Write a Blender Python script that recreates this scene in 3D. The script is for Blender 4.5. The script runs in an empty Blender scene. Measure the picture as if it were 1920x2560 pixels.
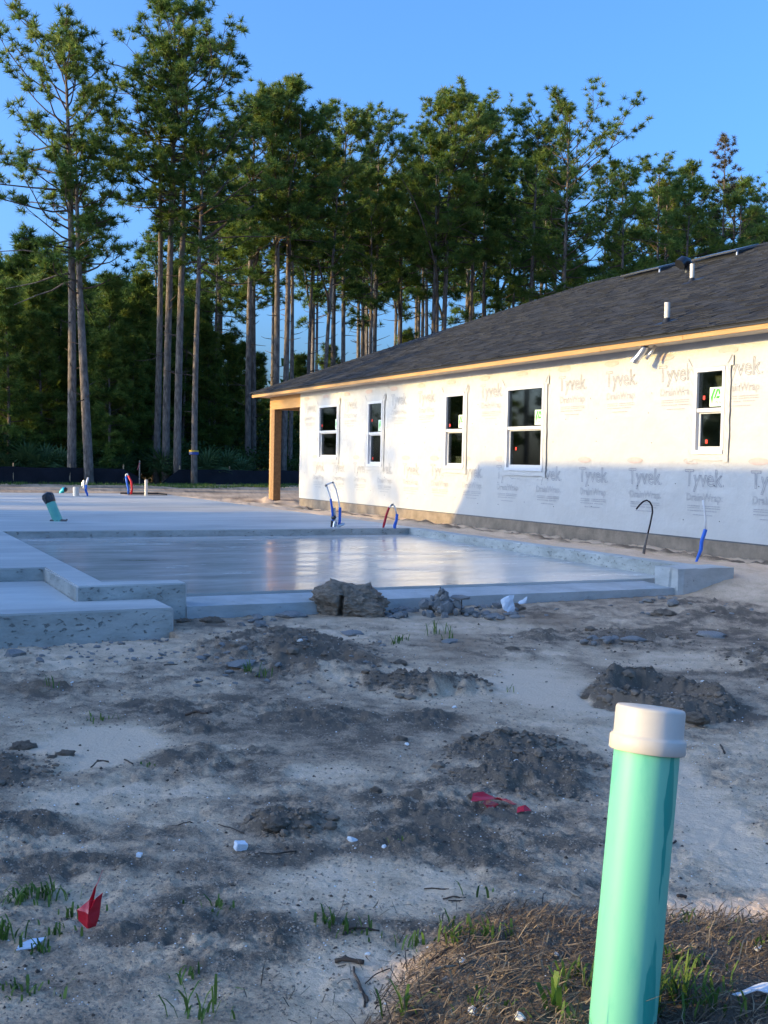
import bpy, bmesh, math, random
import numpy as np
from mathutils import Vector, Matrix, noise as mnoise
R = math.radians
scene = bpy.context.scene
COL = scene.collection

# ------------------------------------------------------------------ camera
CAM_H = 1.32
FPX = 2800.0
PITCH = math.atan((1280 - 1157) / FPX)
ROLL = 0.02
fwd = np.array([0, math.cos(PITCH), -math.sin(PITCH)])
r0 = np.array([1.0, 0, 0]); u0 = np.cross(r0, fwd)
rc = math.cos(ROLL) * r0 + math.sin(ROLL) * u0
uc = -math.sin(ROLL) * r0 + math.cos(ROLL) * u0
cam_d = bpy.data.cameras.new('camera')
cam_d.sensor_fit = 'VERTICAL'; cam_d.sensor_height = 36; cam_d.sensor_width = 27
cam_d.lens = 36 * FPX / 2560
cam_d.clip_start = 0.05; cam_d.clip_end = 3000
cam = bpy.data.objects.new('camera', cam_d); COL.objects.link(cam)
cam.matrix_world = Matrix(((rc[0], uc[0], -fwd[0], 0), (rc[1], uc[1], -fwd[1], 0),
                           (rc[2], uc[2], -fwd[2], CAM_H), (0, 0, 0, 1)))
scene.camera = cam

# ------------------------------------------------------------------ sky, sun, exposure
SUN_EL = R(12.0); SUN_AZ = R(11.8)          # heading of the light, measured from +X to +Y
light_dir = Vector((math.cos(SUN_AZ) * math.cos(SUN_EL), math.sin(SUN_AZ) * math.cos(SUN_EL), -math.sin(SUN_EL)))
world = bpy.data.worlds.new('World'); scene.world = world
world.use_nodes = True
wn = world.node_tree.nodes; wl = world.node_tree.links
bg = wn['Background']
sky = wn.new('ShaderNodeTexSky'); sky.sky_type = 'NISHITA'; sky.sun_disc = False
sky.sun_elevation = SUN_EL
sky.sun_rotation = math.atan2(-light_dir.x, -light_dir.y)
sky.altitude = 0; sky.air_density = 0.9; sky.dust_density = 5.0; sky.ozone_density = 6.8
wl.new(sky.outputs[0], bg.inputs[0])
bg.inputs[1].default_value = 0.15
sd = bpy.data.lights.new('sun', 'SUN'); sd.energy = 2.0; sd.angle = R(0.55); sd.color = (0.78, 0.55, 0.18)
sun = bpy.data.objects.new('sun', sd); COL.objects.link(sun)
sun.rotation_euler = light_dir.to_track_quat('-Z', 'Y').to_euler()
scene.view_settings.view_transform = 'Standard'
scene.view_settings.look = 'None'
scene.view_settings.exposure = 2.0
scene.view_settings.gamma = 1.0
scene.view_settings.use_curve_mapping = False
scene.render.engine = 'CYCLES'
scene.cycles.max_bounces = 6
scene.cycles.transparent_max_bounces = 12

# ------------------------------------------------------------------ frame of the house and slab: a towards the viewer along the wall, b to the right, z up
PX, PY = -2.29, 30.142
AX = np.array([0.4333, -0.9013]); BX = np.array([0.9013, 0.4333])
FROT = math.atan2(AX[1], AX[0])
def W(a, b, z=0.0):
    return Vector((PX + AX[0] * a + BX[0] * b, PY + AX[1] * a + BX[1] * b, z))
def hor(u): return 1157 + 0.02 * (u - 960)
def ray(u, v): return fwd + rc * (u - 960) / FPX - uc * (v - 1280) / FPX
def ground(u, v, z=0.0):                    # the spot on level z along a line of sight of the survey
    r = ray(u, v); t = (z - CAM_H) / r[2]
    return Vector((r[0] * t, r[1] * t, z))
def far(u, d): return ((u - 960) / FPX * d, d)

# ------------------------------------------------------------------ helpers
class MB:
    def __init__(s): s.v = []; s.f = []; s.m = []; s.t = None
    def add(s, vs, fs, mi=0):
        o = len(s.v); s.v.extend([tuple(p) for p in vs])
        for f in fs: s.f.append(tuple(i + o for i in f)); s.m.append(mi)
    def box(s, x0, x1, y0, y1, z0, z1, mi=0):
        s.add([(x0,y0,z0),(x1,y0,z0),(x1,y1,z0),(x0,y1,z0),(x0,y0,z1),(x1,y0,z1),(x1,y1,z1),(x0,y1,z1)],
              [(3,2,1,0),(4,5,6,7),(0,1,5,4),(1,2,6,5),(2,3,7,6),(3,0,4,7)], mi)
    def tube(s, pts, r, n=8, mi=0, caps=True):
        pts = [Vector(p) for p in pts]
        rs = r if isinstance(r, (list, tuple)) else [r] * len(pts)
        o = len(s.v); prev = None
        for i, p in enumerate(pts):
            d = (pts[min(i + 1, len(pts) - 1)] - pts[max(i - 1, 0)])
            d = d.normalized() if d.length > 1e-9 else Vector((0, 0, 1))
            if prev is None:
                prev = d.orthogonal().normalized()
            prev = (prev - d * prev.dot(d))
            prev = prev.normalized() if prev.length > 1e-6 else d.orthogonal().normalized()
            q = d.cross(prev)
            for k in range(n):
                an = 2 * math.pi * k / n
                s.v.append(tuple(p + (prev * math.cos(an) + q * math.sin(an)) * rs[i]))
        for i in range(len(pts) - 1):
            for k in range(n):
                k2 = (k + 1) % n
                s.f.append((o + i * n + k, o + i * n + k2, o + (i + 1) * n + k2, o + (i + 1) * n + k)); s.m.append(mi)
        if caps:
            s.f.append(tuple(o + k for k in reversed(range(n)))); s.m.append(mi)
            e = o + (len(pts) - 1) * n
            s.f.append(tuple(e + k for k in range(n))); s.m.append(mi)
    def lathe(s, prof, n=48, axis=None, org=(0, 0, 0), mi=0):
        ax = Vector(axis or (0, 0, 1)).normalized(); x = ax.orthogonal().normalized(); y = ax.cross(x); og = Vector(org)
        o = len(s.v)
        for (r, h) in prof:
            for k in range(n):
                an = 2 * math.pi * k / n
                s.v.append(tuple(og + ax * h + (x * math.cos(an) + y * math.sin(an)) * r))
        for i in range(len(prof) - 1):
            for k in range(n):
                k2 = (k + 1) % n
                s.f.append((o + i * n + k, o + i * n + k2, o + (i + 1) * n + k2, o + (i + 1) * n + k)); s.m.append(mi)
        s.f.append(tuple(o + k for k in reversed(range(n)))); s.m.append(mi)
        e = o + (len(prof) - 1) * n
        s.f.append(tuple(e + k for k in range(n))); s.m.append(mi)
    def mesh(s, name, mats, smooth=False, angle=None):
        me = bpy.data.meshes.new(name)
        me.from_pydata(s.v, [], s.f)
        mats = mats if isinstance(mats, (list, tuple)) else [mats]
        for m in mats: me.materials.append(m)
        if len(mats) > 1: me.polygons.foreach_set('material_index', s.m)
        if smooth:
            me.polygons.foreach_set('use_smooth', [True] * len(me.polygons))
            if angle:
                try: me.set_sharp_from_angle(angle=angle)
                except Exception: pass
        if s.t is not None:
            at = me.attributes.new('tint', 'FLOAT', 'FACE'); at.data.foreach_set('value', s.t)
        me.update()
        return me

def link(name, me, parent=None, loc=None, rot=None, label=None, cat=None, group=None, kind=None):
    o = bpy.data.objects.new(name, me); COL.objects.link(o)
    if parent is not None: o.parent = parent
    if loc is not None: o.location = loc
    if rot is not None: o.rotation_euler = rot
    if label: o['label'] = label
    if cat: o['category'] = cat
    if group: o['group'] = group
    if kind: o['kind'] = kind
    return o
def part(name, mb, mats, parent, smooth=False, kind=None, label=None, loc=None, angle=None):
    return link(name, mb.mesh(name, mats, smooth, angle), parent, loc=loc, kind=kind, label=label)
def copy_tree(o, parent=None):
    c = o.copy(); COL.objects.link(c)
    if parent is not None: c.parent = parent
    for ch in o.children: copy_tree(ch, c)
    return c
def bevel(me, w, seg=1):
    bm = bmesh.new(); bm.from_mesh(me)
    bmesh.ops.bevel(bm, geom=list(bm.edges), offset=w, segments=seg, affect='EDGES', clamp_overlap=True)
    bm.to_mesh(me); bm.free(); me.update(); return me

def _hash(ix, iy, seed):
    h = (ix.astype(np.int64) * 374761393 + iy.astype(np.int64) * 668265263 + seed * 1442695041) & 0xffffffff
    h = ((h ^ (h >> 13)) * 1274126177) & 0xffffffff
    h = h ^ (h >> 16)
    return (h & 0xffffff) / float(0xffffff)
def vnoise(x, y, seed=0):
    x = np.asarray(x, float); y = np.asarray(y, float)
    ix = np.floor(x); iy = np.floor(y); fx = x - ix; fy = y - iy
    fx = fx * fx * fx * (fx * (fx * 6 - 15) + 10); fy = fy * fy * fy * (fy * (fy * 6 - 15) + 10)
    a = _hash(ix, iy, seed); b = _hash(ix + 1, iy, seed); c = _hash(ix, iy + 1, seed); d = _hash(ix + 1, iy + 1, seed)
    return (a * (1 - fx) + b * fx) * (1 - fy) + (c * (1 - fx) + d * fx) * fy
def fbm(x, y, seed=0, oct=4, gain=0.5):
    s = 0; amp = 1; tot = 0
    for i in range(oct):
        ca, sa = math.cos(0.6 * i + 0.3), math.sin(0.6 * i + 0.3)
        s = s + amp * vnoise((x * ca - y * sa) * 2 ** i + 17 * i, (x * sa + y * ca) * 2 ** i - 9 * i, seed + i); tot += amp; amp *= gain
    return s / tot
def sstep(e0, e1, x):
    t = np.clip((x - e0) / (e1 - e0), 0, 1); return t * t * (3 - 2 * t)

# ------------------------------------------------------------------ materials
def newmat(name):
    m = bpy.data.materials.new(name); m.use_nodes = True
    nt = m.node_tree; return m, nt, nt.nodes['Principled BSDF']
def pmat(name, col, col2=None, rough=0.8, spec=0.3, scale=8, detail=6, bump=0.15, bscale=60, bdist=0.01, metallic=0, stretch=(1,1,1), rough2=None, coord='Object'):
    m, nt, p = newmat(name); N = nt.nodes; L = nt.links
    p.inputs['Roughness'].default_value = rough; p.inputs['Metallic'].default_value = metallic
    p.inputs['Specular IOR Level'].default_value = spec
    tc = N.new('ShaderNodeTexCoord'); mp = N.new('ShaderNodeMapping'); mp.inputs['Scale'].default_value = stretch
    L.new(tc.outputs[coord], mp.inputs[0])
    n1 = N.new('ShaderNodeTexNoise'); n1.inputs['Scale'].default_value = scale; n1.inputs['Detail'].default_value = detail; n1.inputs['Roughness'].default_value = 0.6
    L.new(mp.outputs[0], n1.inputs[0])
    col2 = col2 or tuple(c * 0.75 for c in col)
    cr = N.new('ShaderNodeValToRGB'); cr.color_ramp.elements[0].position = 0.32; cr.color_ramp.elements[1].position = 0.68
    cr.color_ramp.elements[0].color = (*col2, 1); cr.color_ramp.elements[1].color = (*col, 1)
    L.new(n1.outputs['Fac'], cr.inputs[0]); L.new(cr.outputs[0], p.inputs['Base Color'])
    if rough2 is not None:
        mr = N.new('ShaderNodeMapRange'); mr.inputs['From Min'].default_value = 0.3; mr.inputs['From Max'].default_value = 0.7
        mr.inputs['To Min'].default_value = rough; mr.inputs['To Max'].default_value = rough2
        L.new(n1.outputs['Fac'], mr.inputs[0]); L.new(mr.outputs[0], p.inputs['Roughness'])
    if bump:
        n2 = N.new('ShaderNodeTexNoise'); n2.inputs['Scale'].default_value = bscale; n2.inputs['Detail'].default_value = 5
        L.new(mp.outputs[0], n2.inputs[0])
        bp = N.new('ShaderNodeBump'); bp.inputs['Strength'].default_value = bump; bp.inputs['Distance'].default_value = bdist
        L.new(n2.outputs['Fac'], bp.inputs['Height']); L.new(bp.outputs[0], p.inputs['Normal'])
    m['_n'] = 1
    return m

def foliage(name, cols, trans=0.25):
    m, nt, p = newmat(name); N = nt.nodes; L = nt.links
    at = N.new('ShaderNodeAttribute'); at.attribute_name = 'tint'
    oi = N.new('ShaderNodeObjectInfo')
    ad = N.new('ShaderNodeMath'); ad.operation = 'MULTIPLY_ADD'; ad.inputs[1].default_value = 0.24; ad.inputs[2].default_value = -0.12
    L.new(oi.outputs['Random'], ad.inputs[0])
    a2 = N.new('ShaderNodeMath'); a2.operation = 'ADD'; L.new(at.outputs['Fac'], a2.inputs[0]); L.new(ad.outputs[0], a2.inputs[1])
    cr = N.new('ShaderNodeValToRGB')
    els = cr.color_ramp.elements
    els[0].position = 0; els[0].color = (*cols[0], 1); els[1].position = 1; els[1].color = (*cols[-1], 1)
    for i, c in enumerate(cols[1:-1]):
        e = els.new((i + 1) / (len(cols) - 1)); e.color = (*c, 1)
    L.new(a2.outputs[0], cr.inputs[0]); L.new(cr.outputs[0], p.inputs['Base Color'])
    p.inputs['Roughness'].default_value = 0.55; p.inputs['Specular IOR Level'].default_value = 0.25
    tr = N.new('ShaderNodeBsdfTranslucent'); L.new(cr.outputs[0], tr.inputs[0])
    mx = N.new('ShaderNodeMixShader'); mx.inputs[0].default_value = trans
    L.new(p.outputs[0], mx.inputs[1]); L.new(tr.outputs[0], mx.inputs[2])
    L.new(mx.outputs[0], N['Material Output'].inputs[0])
    return m

M = {}
M['needle'] = foliage('pine_needles', [(0.035, 0.078, 0.018), (0.11, 0.185, 0.036), (0.20, 0.265, 0.05), (0.29, 0.30, 0.065)], 0.5)
M['needle_dry'] = foliage('dry_pine_needles', [(0.06, 0.07, 0.03), (0.13, 0.10, 0.05), (0.20, 0.13, 0.07)])
M['leaf'] = foliage('broad_leaves', [(0.015, 0.04, 0.01), (0.03, 0.07, 0.016), (0.06, 0.11, 0.02)])
M['frond'] = foliage('palmetto_leaf', [(0.035, 0.075, 0.028), (0.07, 0.13, 0.045), (0.12, 0.18, 0.065)])
M['grass'] = foliage('grass_blades', [(0.05, 0.09, 0.02), (0.09, 0.17, 0.03), (0.17, 0.24, 0.05)], 0.35)
M['straw'] = foliage('dead_straw', [(0.045, 0.032, 0.02), (0.15, 0.108, 0.066), (0.38, 0.285, 0.17)], 0.1)
M['bark'] = pmat('pine_bark', (0.26, 0.215, 0.18), (0.075, 0.064, 0.056), rough=0.95, spec=0.1, scale=9, bump=0.9, bscale=14, bdist=0.05, stretch=(1, 1, 0.35))
M['twig'] = pmat('pine_twig', (0.14, 0.105, 0.08), (0.06, 0.045, 0.036), rough=0.95, spec=0.1, scale=6, bump=0.3)
M['deadwood'] = pmat('dead_branch', (0.36, 0.30, 0.25), (0.2, 0.16, 0.13), rough=0.9, spec=0.1)
M['wrap'] = pmat('house_wrap', (0.495, 0.482, 0.452), (0.455, 0.443, 0.418), rough=0.55, spec=0.3, scale=1.6, bump=0.55, bscale=4, bdist=0.05)
M['tape'] = pmat('flashing_tape', (0.50, 0.487, 0.458), (0.465, 0.453, 0.428), rough=0.45, spec=0.35, scale=5, bump=0.3, bscale=14, bdist=0.015)
M['print'] = pmat('wrap_print', (0.255, 0.255, 0.275), (0.31, 0.31, 0.325), rough=0.6, bump=0)
M['print_soft'] = pmat('wrap_fine_print', (0.31, 0.31, 0.325), (0.36, 0.36, 0.365), rough=0.6, bump=0)
M['oval'] = pmat('wrap_red_print', (0.48, 0.36, 0.315), (0.485, 0.41, 0.375), rough=0.6, bump=0, scale=12)
M['nail'] = pmat('cap_nail', (0.12, 0.12, 0.13), rough=0.5, bump=0)
M['vinyl'] = pmat('white_vinyl', (0.60, 0.60, 0.60), (0.57, 0.57, 0.575), rough=0.35, spec=0.5, bump=0)
M['stemwall'] = pmat('stem_wall_concrete', (0.30, 0.235, 0.17), (0.17, 0.135, 0.10), rough=0.9, scale=4, bump=0.5, bscale=25, bdist=0.02)
M['lumber'] = pmat('pine_lumber', (0.47, 0.275, 0.115), (0.38, 0.205, 0.075), rough=0.7, scale=3, stretch=(0.6, 6, 6), bump=0.1)
M['osb'] = pmat('osb_board', (0.33, 0.19, 0.085), (0.20, 0.11, 0.05), rough=0.75, scale=16, bump=0.25, bscale=30)
M['soffit'] = pmat('soffit_plywood', (0.62, 0.55, 0.46), (0.54, 0.46, 0.38), rough=0.8, bump=0.1)
M['shingle'] = None
M['drip'] = pmat('black_drip_edge', (0.018, 0.018, 0.02), rough=0.4, spec=0.4, bump=0)
M['blackmetal'] = pmat('black_metal', (0.02, 0.021, 0.024), rough=0.3, spec=0.6, bump=0)
M['hood'] = pmat('sky_tinted_vent_hood', (0.16, 0.17, 0.19), rough=0.22, spec=0.9, metallic=0.5, bump=0)  # grey-blue base colour stands in for sky reflected on the black hood
M['pvccap'] = pmat('cream_pvc_cap', (0.58, 0.53, 0.45), (0.53, 0.48, 0.405), rough=0.45, spec=0.4, bump=0, scale=18)
M['galv'] = pmat('galvanised_duct', (0.62, 0.62, 0.63), (0.5, 0.5, 0.52), rough=0.3, metallic=0.9, bump=0)
M['pvcwhite'] = pmat('white_pvc', (0.66, 0.60, 0.51), (0.60, 0.54, 0.45), rough=0.4, spec=0.45, bump=0, scale=14)
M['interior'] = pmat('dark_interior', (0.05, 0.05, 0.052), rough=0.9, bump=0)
M['drywall'] = pmat('grey_green_board', (0.30, 0.33, 0.29), rough=0.8, bump=0)
M['paper'] = pmat('yellow_paper', (0.62, 0.58, 0.36), rough=0.7, bump=0)
M['stick_bg'] = pmat('sticker_pale_green', (0.62, 0.76, 0.58), (0.6, 0.74, 0.56), rough=0.5, bump=0)
M['stick_gr'] = pmat('sticker_green', (0.06, 0.40, 0.05), (0.05, 0.36, 0.04), rough=0.5, bump=0)
M['stick_tx'] = pmat('sticker_lettering', (0.05, 0.07, 0.09), rough=0.5, bump=0)
M['reddot'] = pmat('red_tag', (0.75, 0.06, 0.04), (0.68, 0.05, 0.03), rough=0.5, bump=0)
M['concrete_side'] = pmat('rough_concrete', (0.33, 0.345, 0.32), (0.22, 0.23, 0.21), rough=0.85, scale=5, bump=0.8, bscale=30, bdist=0.02)
M['concrete_fresh'] = pmat('form_face_concrete', (0.37, 0.385, 0.385), (0.27, 0.285, 0.28), rough=0.75, scale=3.5, bump=0.5, bscale=22, bdist=0.012)
M['blue'] = pmat('blue_conduit', (0.02, 0.14, 0.60), (0.015, 0.11, 0.5), rough=0.4, spec=0.4, bump=0.2, bscale=20)
M['red'] = pmat('red_conduit', (0.60, 0.02, 0.035), (0.48, 0.012, 0.025), rough=0.4, spec=0.4, bump=0.2, bscale=20)
M['pex'] = pmat('white_pex_tube', (0.74, 0.73, 0.72), (0.6, 0.58, 0.57), rough=0.4, bump=0)
M['fitting'] = pmat('grey_fitting', (0.12, 0.11, 0.11), (0.3, 0.25, 0.2), rough=0.5, bump=0, scale=20)
M['blacktape'] = pmat('black_tape', (0.014, 0.014, 0.016), rough=0.28, spec=0.6, bump=0.8, bscale=30, bdist=0.02)
M['cable'] = pmat('black_cable', (0.02, 0.014, 0.016), rough=0.45, bump=0)
M['greycable'] = pmat('dirty_cable_sleeve', (0.2, 0.17, 0.15), (0.1, 0.09, 0.08), rough=0.8, bump=0.2)
M['teal'] = pmat('green_sewer_pipe', (0.16, 0.50, 0.40), (0.12, 0.42, 0.33), rough=0.45, spec=0.4, bump=0.1, scale=7)
M['cyan'] = pmat('turquoise_pipe', (0.03, 0.50, 0.58), (0.02, 0.42, 0.5), rough=0.4, bump=0)
M['silt'] = pmat('silt_fabric', (0.012, 0.012, 0.016), (0.02, 0.019, 0.024), rough=0.7, spec=0.15, scale=2, bump=0.5, bscale=6, bdist=0.05)
M['stake'] = pmat('wood_stake', (0.5, 0.36, 0.22), (0.38, 0.26, 0.15), rough=0.85, bump=0.1)
M['pink'] = pmat('pink_ribbon', (0.55, 0.12, 0.13), rough=0.6, bump=0)
M['yellow'] = pmat('yellow_ribbon', (0.65, 0.45, 0.06), rough=0.6, bump=0)
M['bluerib'] = pmat('blue_ribbon', (0.05, 0.10, 0.35), rough=0.6, bump=0)
M['soil'] = pmat('dark_soil_lump', (0.42, 0.33, 0.245), (0.25, 0.195, 0.145), rough=0.97, spec=0.1, scale=9, bump=1.0, bscale=26, bdist=0.03)
M['rubble'] = pmat('concrete_rubble', (0.33, 0.32, 0.30), (0.18, 0.17, 0.155), rough=0.9, scale=14, bump=0.7, bscale=40)
M['white'] = pmat('white_scrap', (0.80, 0.82, 0.84), (0.7, 0.72, 0.74), rough=0.55, bump=0.3, bscale=50)
M['plastic'] = pmat('white_sheet_plastic', (0.70, 0.73, 0.76), (0.6, 0.63, 0.66), rough=0.35, spec=0.5, bump=0.2, bscale=20)
M['glass_scrap'] = pmat('pale_blue_scrap', (0.50, 0.58, 0.68), (0.46, 0.54, 0.64), rough=0.3, spec=0.5, bump=0)
M['shell'] = pmat('shell_bits', (0.82, 0.80, 0.76), (0.6, 0.58, 0.54), rough=0.6, bump=0, scale=30)
M['stick'] = pmat('brown_stick', (0.10, 0.07, 0.05), (0.045, 0.034, 0.026), rough=0.9, bump=0.4, bscale=40)
M['palestick'] = pmat('pale_stick', (0.34, 0.28, 0.21), (0.22, 0.17, 0.12), rough=0.9, bump=0.2)
M['redplastic'] = pmat('red_flagging', (0.62, 0.012, 0.03), (0.42, 0.008, 0.02), rough=0.35, spec=0.5, bump=0.3, bscale=30, scale=10)
M['stucco'] = pmat('plain_house_wall', (0.55, 0.53, 0.5), rough=0.9)

def mat_shingle():
    m, nt, p = newmat('asphalt_shingle'); N = nt.nodes; L = nt.links
    at = N.new('ShaderNodeAttribute'); at.attribute_name = 'tint'
    tc = N.new('ShaderNodeTexCoord'); n = N.new('ShaderNodeTexNoise'); n.inputs['Scale'].default_value = 140; n.inputs['Detail'].default_value = 3
    L.new(tc.outputs['Object'], n.inputs[0])
    ad = N.new('ShaderNodeMath'); ad.operation = 'MULTIPLY_ADD'; ad.inputs[1].default_value = 0.55; L.new(n.outputs['Fac'], ad.inputs[0])
    m2 = N.new('ShaderNodeMath'); m2.operation = 'MULTIPLY'; m2.inputs[1].default_value = 0.6; L.new(at.outputs['Fac'], m2.inputs[0]); L.new(m2.outputs[0], ad.inputs[2])
    cr = N.new('ShaderNodeValToRGB'); cr.color_ramp.elements[0].position = 0.15; cr.color_ramp.elements[1].position = 0.9
    cr.color_ramp.elements[0].color = (0.008, 0.0085, 0.0095, 1); cr.color_ramp.elements[1].color = (0.042, 0.043, 0.046, 1)
    L.new(ad.outputs[0], cr.inputs[0]); L.new(cr.outputs[0], p.inputs['Base Color'])
    p.inputs['Roughness'].default_value = 0.85; p.inputs['Specular IOR Level'].default_value = 0.2
    bp = N.new('ShaderNodeBump'); bp.inputs['Strength'].default_value = 0.6; bp.inputs['Distance'].default_value = 0.01
    L.new(n.outputs['Fac'], bp.inputs['Height']); L.new(bp.outputs[0], p.inputs['Normal'])
    return m
M['shingle'] = mat_shingle()

def mat_glass():
    m, nt, p = newmat('window_glass'); N = nt.nodes; L = nt.links
    fr = N.new('ShaderNodeFresnel'); fr.inputs[0].default_value = 1.45
    tr = N.new('ShaderNodeBsdfTransparent'); tr.inputs[0].default_value = (0.62, 0.66, 0.65, 1)
    gl = N.new('ShaderNodeBsdfGlossy'); gl.inputs['Roughness'].default_value = 0.03
    sc = N.new('ShaderNodeMath'); sc.operation = 'MULTIPLY'; sc.inputs[1].default_value = 0.7; L.new(fr.outputs[0], sc.inputs[0])
    mx = N.new('ShaderNodeMixShader'); L.new(sc.outputs[0], mx.inputs[0]); L.new(tr.outputs[0], mx.inputs[1]); L.new(gl.outputs[0], mx.inputs[2])
    L.new(mx.outputs[0], N['Material Output'].inputs[0]); return m
M['glass'] = mat_glass()

def mat_slab_top(name, ra, rb_, spec):
    m, nt, p = newmat(name); N = nt.nodes; L = nt.links
    tc = N.new('ShaderNodeTexCoord')
    mp = N.new('ShaderNodeMapping'); mp.inputs['Rotation'].default_value = (0, 0, R(18)); mp.inputs['Scale'].default_value = (0.9, 0.28, 1); L.new(tc.outputs['Object'], mp.inputs[0])
    n1 = N.new('ShaderNodeTexNoise'); n1.inputs['Scale'].default_value = 1.3; n1.inputs['Detail'].default_value = 8; n1.inputs['Roughness'].default_value = 0.62; n1.inputs['Distortion'].default_value = 0.6
    L.new(mp.outputs[0], n1.inputs[0])
    n2 = N.new('ShaderNodeTexNoise'); n2.inputs['Scale'].default_value = 3.5; n2.inputs['Detail'].default_value = 8; n2.inputs['Roughness'].default_value = 0.7; L.new(mp.outputs[0], n2.inputs[0])
    cr = N.new('ShaderNodeValToRGB'); cr.color_ramp.elements[0].position = 0.36; cr.color_ramp.elements[1].position = 0.66
    cr.color_ramp.elements[0].color = (0.42, 0.405, 0.365, 1); cr.color_ramp.elements[1].color = (0.64, 0.61, 0.55, 1)
    L.new(n1.outputs['Fac'], cr.inputs[0]); L.new(cr.outputs[0], p.inputs['Base Color'])
    mr = N.new('ShaderNodeMapRange'); mr.inputs['From Min'].default_value = 0.35; mr.inputs['From Max'].default_value = 0.68
    mr.inputs['To Min'].default_value = ra; mr.inputs['To Max'].default_value = rb_
    L.new(n2.outputs['Fac'], mr.inputs[0]); L.new(mr.outputs[0], p.inputs['Roughness'])
    p.inputs['Specular IOR Level'].default_value = spec
    n3 = N.new('ShaderNodeTexNoise'); n3.inputs['Scale'].default_value = 3; n3.inputs['Detail'].default_value = 2; L.new(mp.outputs[0], n3.inputs[0])
    bp = N.new('ShaderNodeBump'); bp.inputs['Strength'].default_value = 0.12; bp.inputs['Distance'].default_value = 0.015
    L.new(n3.outputs['Fac'], bp.inputs['Height']); L.new(bp.outputs[0], p.inputs['Normal'])
    return m
M['slab'] = mat_slab_top('troweled_concrete', 0.40, 0.60, 0.5); M['slab_wet'] = mat_slab_top('smooth_troweled_concrete', 0.10, 0.30, 0.55)

M['clod'] = pmat('damp_soil_clod', (0.27, 0.205, 0.15), (0.14, 0.108, 0.08), rough=0.95, spec=0.1, scale=5, bump=0.5, bscale=60)
M['crumb'] = pmat('soil_crumb', (0.40, 0.31, 0.23), (0.20, 0.155, 0.115), rough=0.95, spec=0.1, scale=3, bump=0)
def mat_conc_side(name, c0, c1, pit):
    m, nt, p = newmat(name); N = nt.nodes; L = nt.links
    tc = N.new('ShaderNodeTexCoord')
    mp = N.new('ShaderNodeMapping'); mp.inputs['Scale'].default_value = (1, 1, 2.2); L.new(tc.outputs['Object'], mp.inputs[0])
    n1 = N.new('ShaderNodeTexNoise'); n1.inputs['Scale'].default_value = 2.6; n1.inputs['Detail'].default_value = 8; n1.inputs['Roughness'].default_value = 0.7; L.new(mp.outputs[0], n1.inputs[0])
    cr = N.new('ShaderNodeValToRGB'); cr.color_ramp.elements[0].position = 0.36; cr.color_ramp.elements[1].position = 0.62; cr.color_ramp.elements[0].color = (*c1, 1); cr.color_ramp.elements[1].color = (*c0, 1); L.new(n1.outputs['Fac'], cr.inputs[0])
    n2 = N.new('ShaderNodeTexNoise'); n2.inputs['Scale'].default_value = 17; n2.inputs['Detail'].default_value = 4; n2.inputs['Roughness'].default_value = 0.65; L.new(mp.outputs[0], n2.inputs[0])
    r2 = N.new('ShaderNodeValToRGB'); r2.color_ramp.elements[0].position = pit; r2.color_ramp.elements[1].position = pit + 0.06; L.new(n2.outputs['Fac'], r2.inputs[0])
    mx = N.new('ShaderNodeMix'); mx.data_type = 'RGBA'; L.new(r2.outputs[0], mx.inputs[0]); L.new(cr.outputs[0], mx.inputs[6]); mx.inputs[7].default_value = (c1[0] * 0.72, c1[1] * 0.72, c1[2] * 0.72, 1)
    L.new(mx.outputs[2], p.inputs['Base Color']); p.inputs['Roughness'].default_value = 0.85; p.inputs['Specular IOR Level'].default_value = 0.2
    sb = N.new('ShaderNodeMath'); sb.operation = 'SUBTRACT'; sb.inputs[0].default_value = 1; L.new(r2.outputs[0], sb.inputs[1])
    ad = N.new('ShaderNodeMath'); ad.operation = 'MULTIPLY_ADD'; ad.inputs[1].default_value = 0.6; L.new(n2.outputs['Fac'], ad.inputs[0]); L.new(sb.outputs[0], ad.inputs[2])
    bp = N.new('ShaderNodeBump'); bp.inputs['Strength'].default_value = 0.8; bp.inputs['Distance'].default_value = 0.012; L.new(ad.outputs[0], bp.inputs['Height']); L.new(bp.outputs[0], p.inputs['Normal'])
    return m
M['concrete_side'] = mat_conc_side('rough_concrete', (0.50, 0.50, 0.45), (0.32, 0.32, 0.28), 0.60)
M['concrete_fresh'] = mat_conc_side('form_face_concrete', (0.50, 0.505, 0.48), (0.38, 0.385, 0.36), 0.66)
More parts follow.
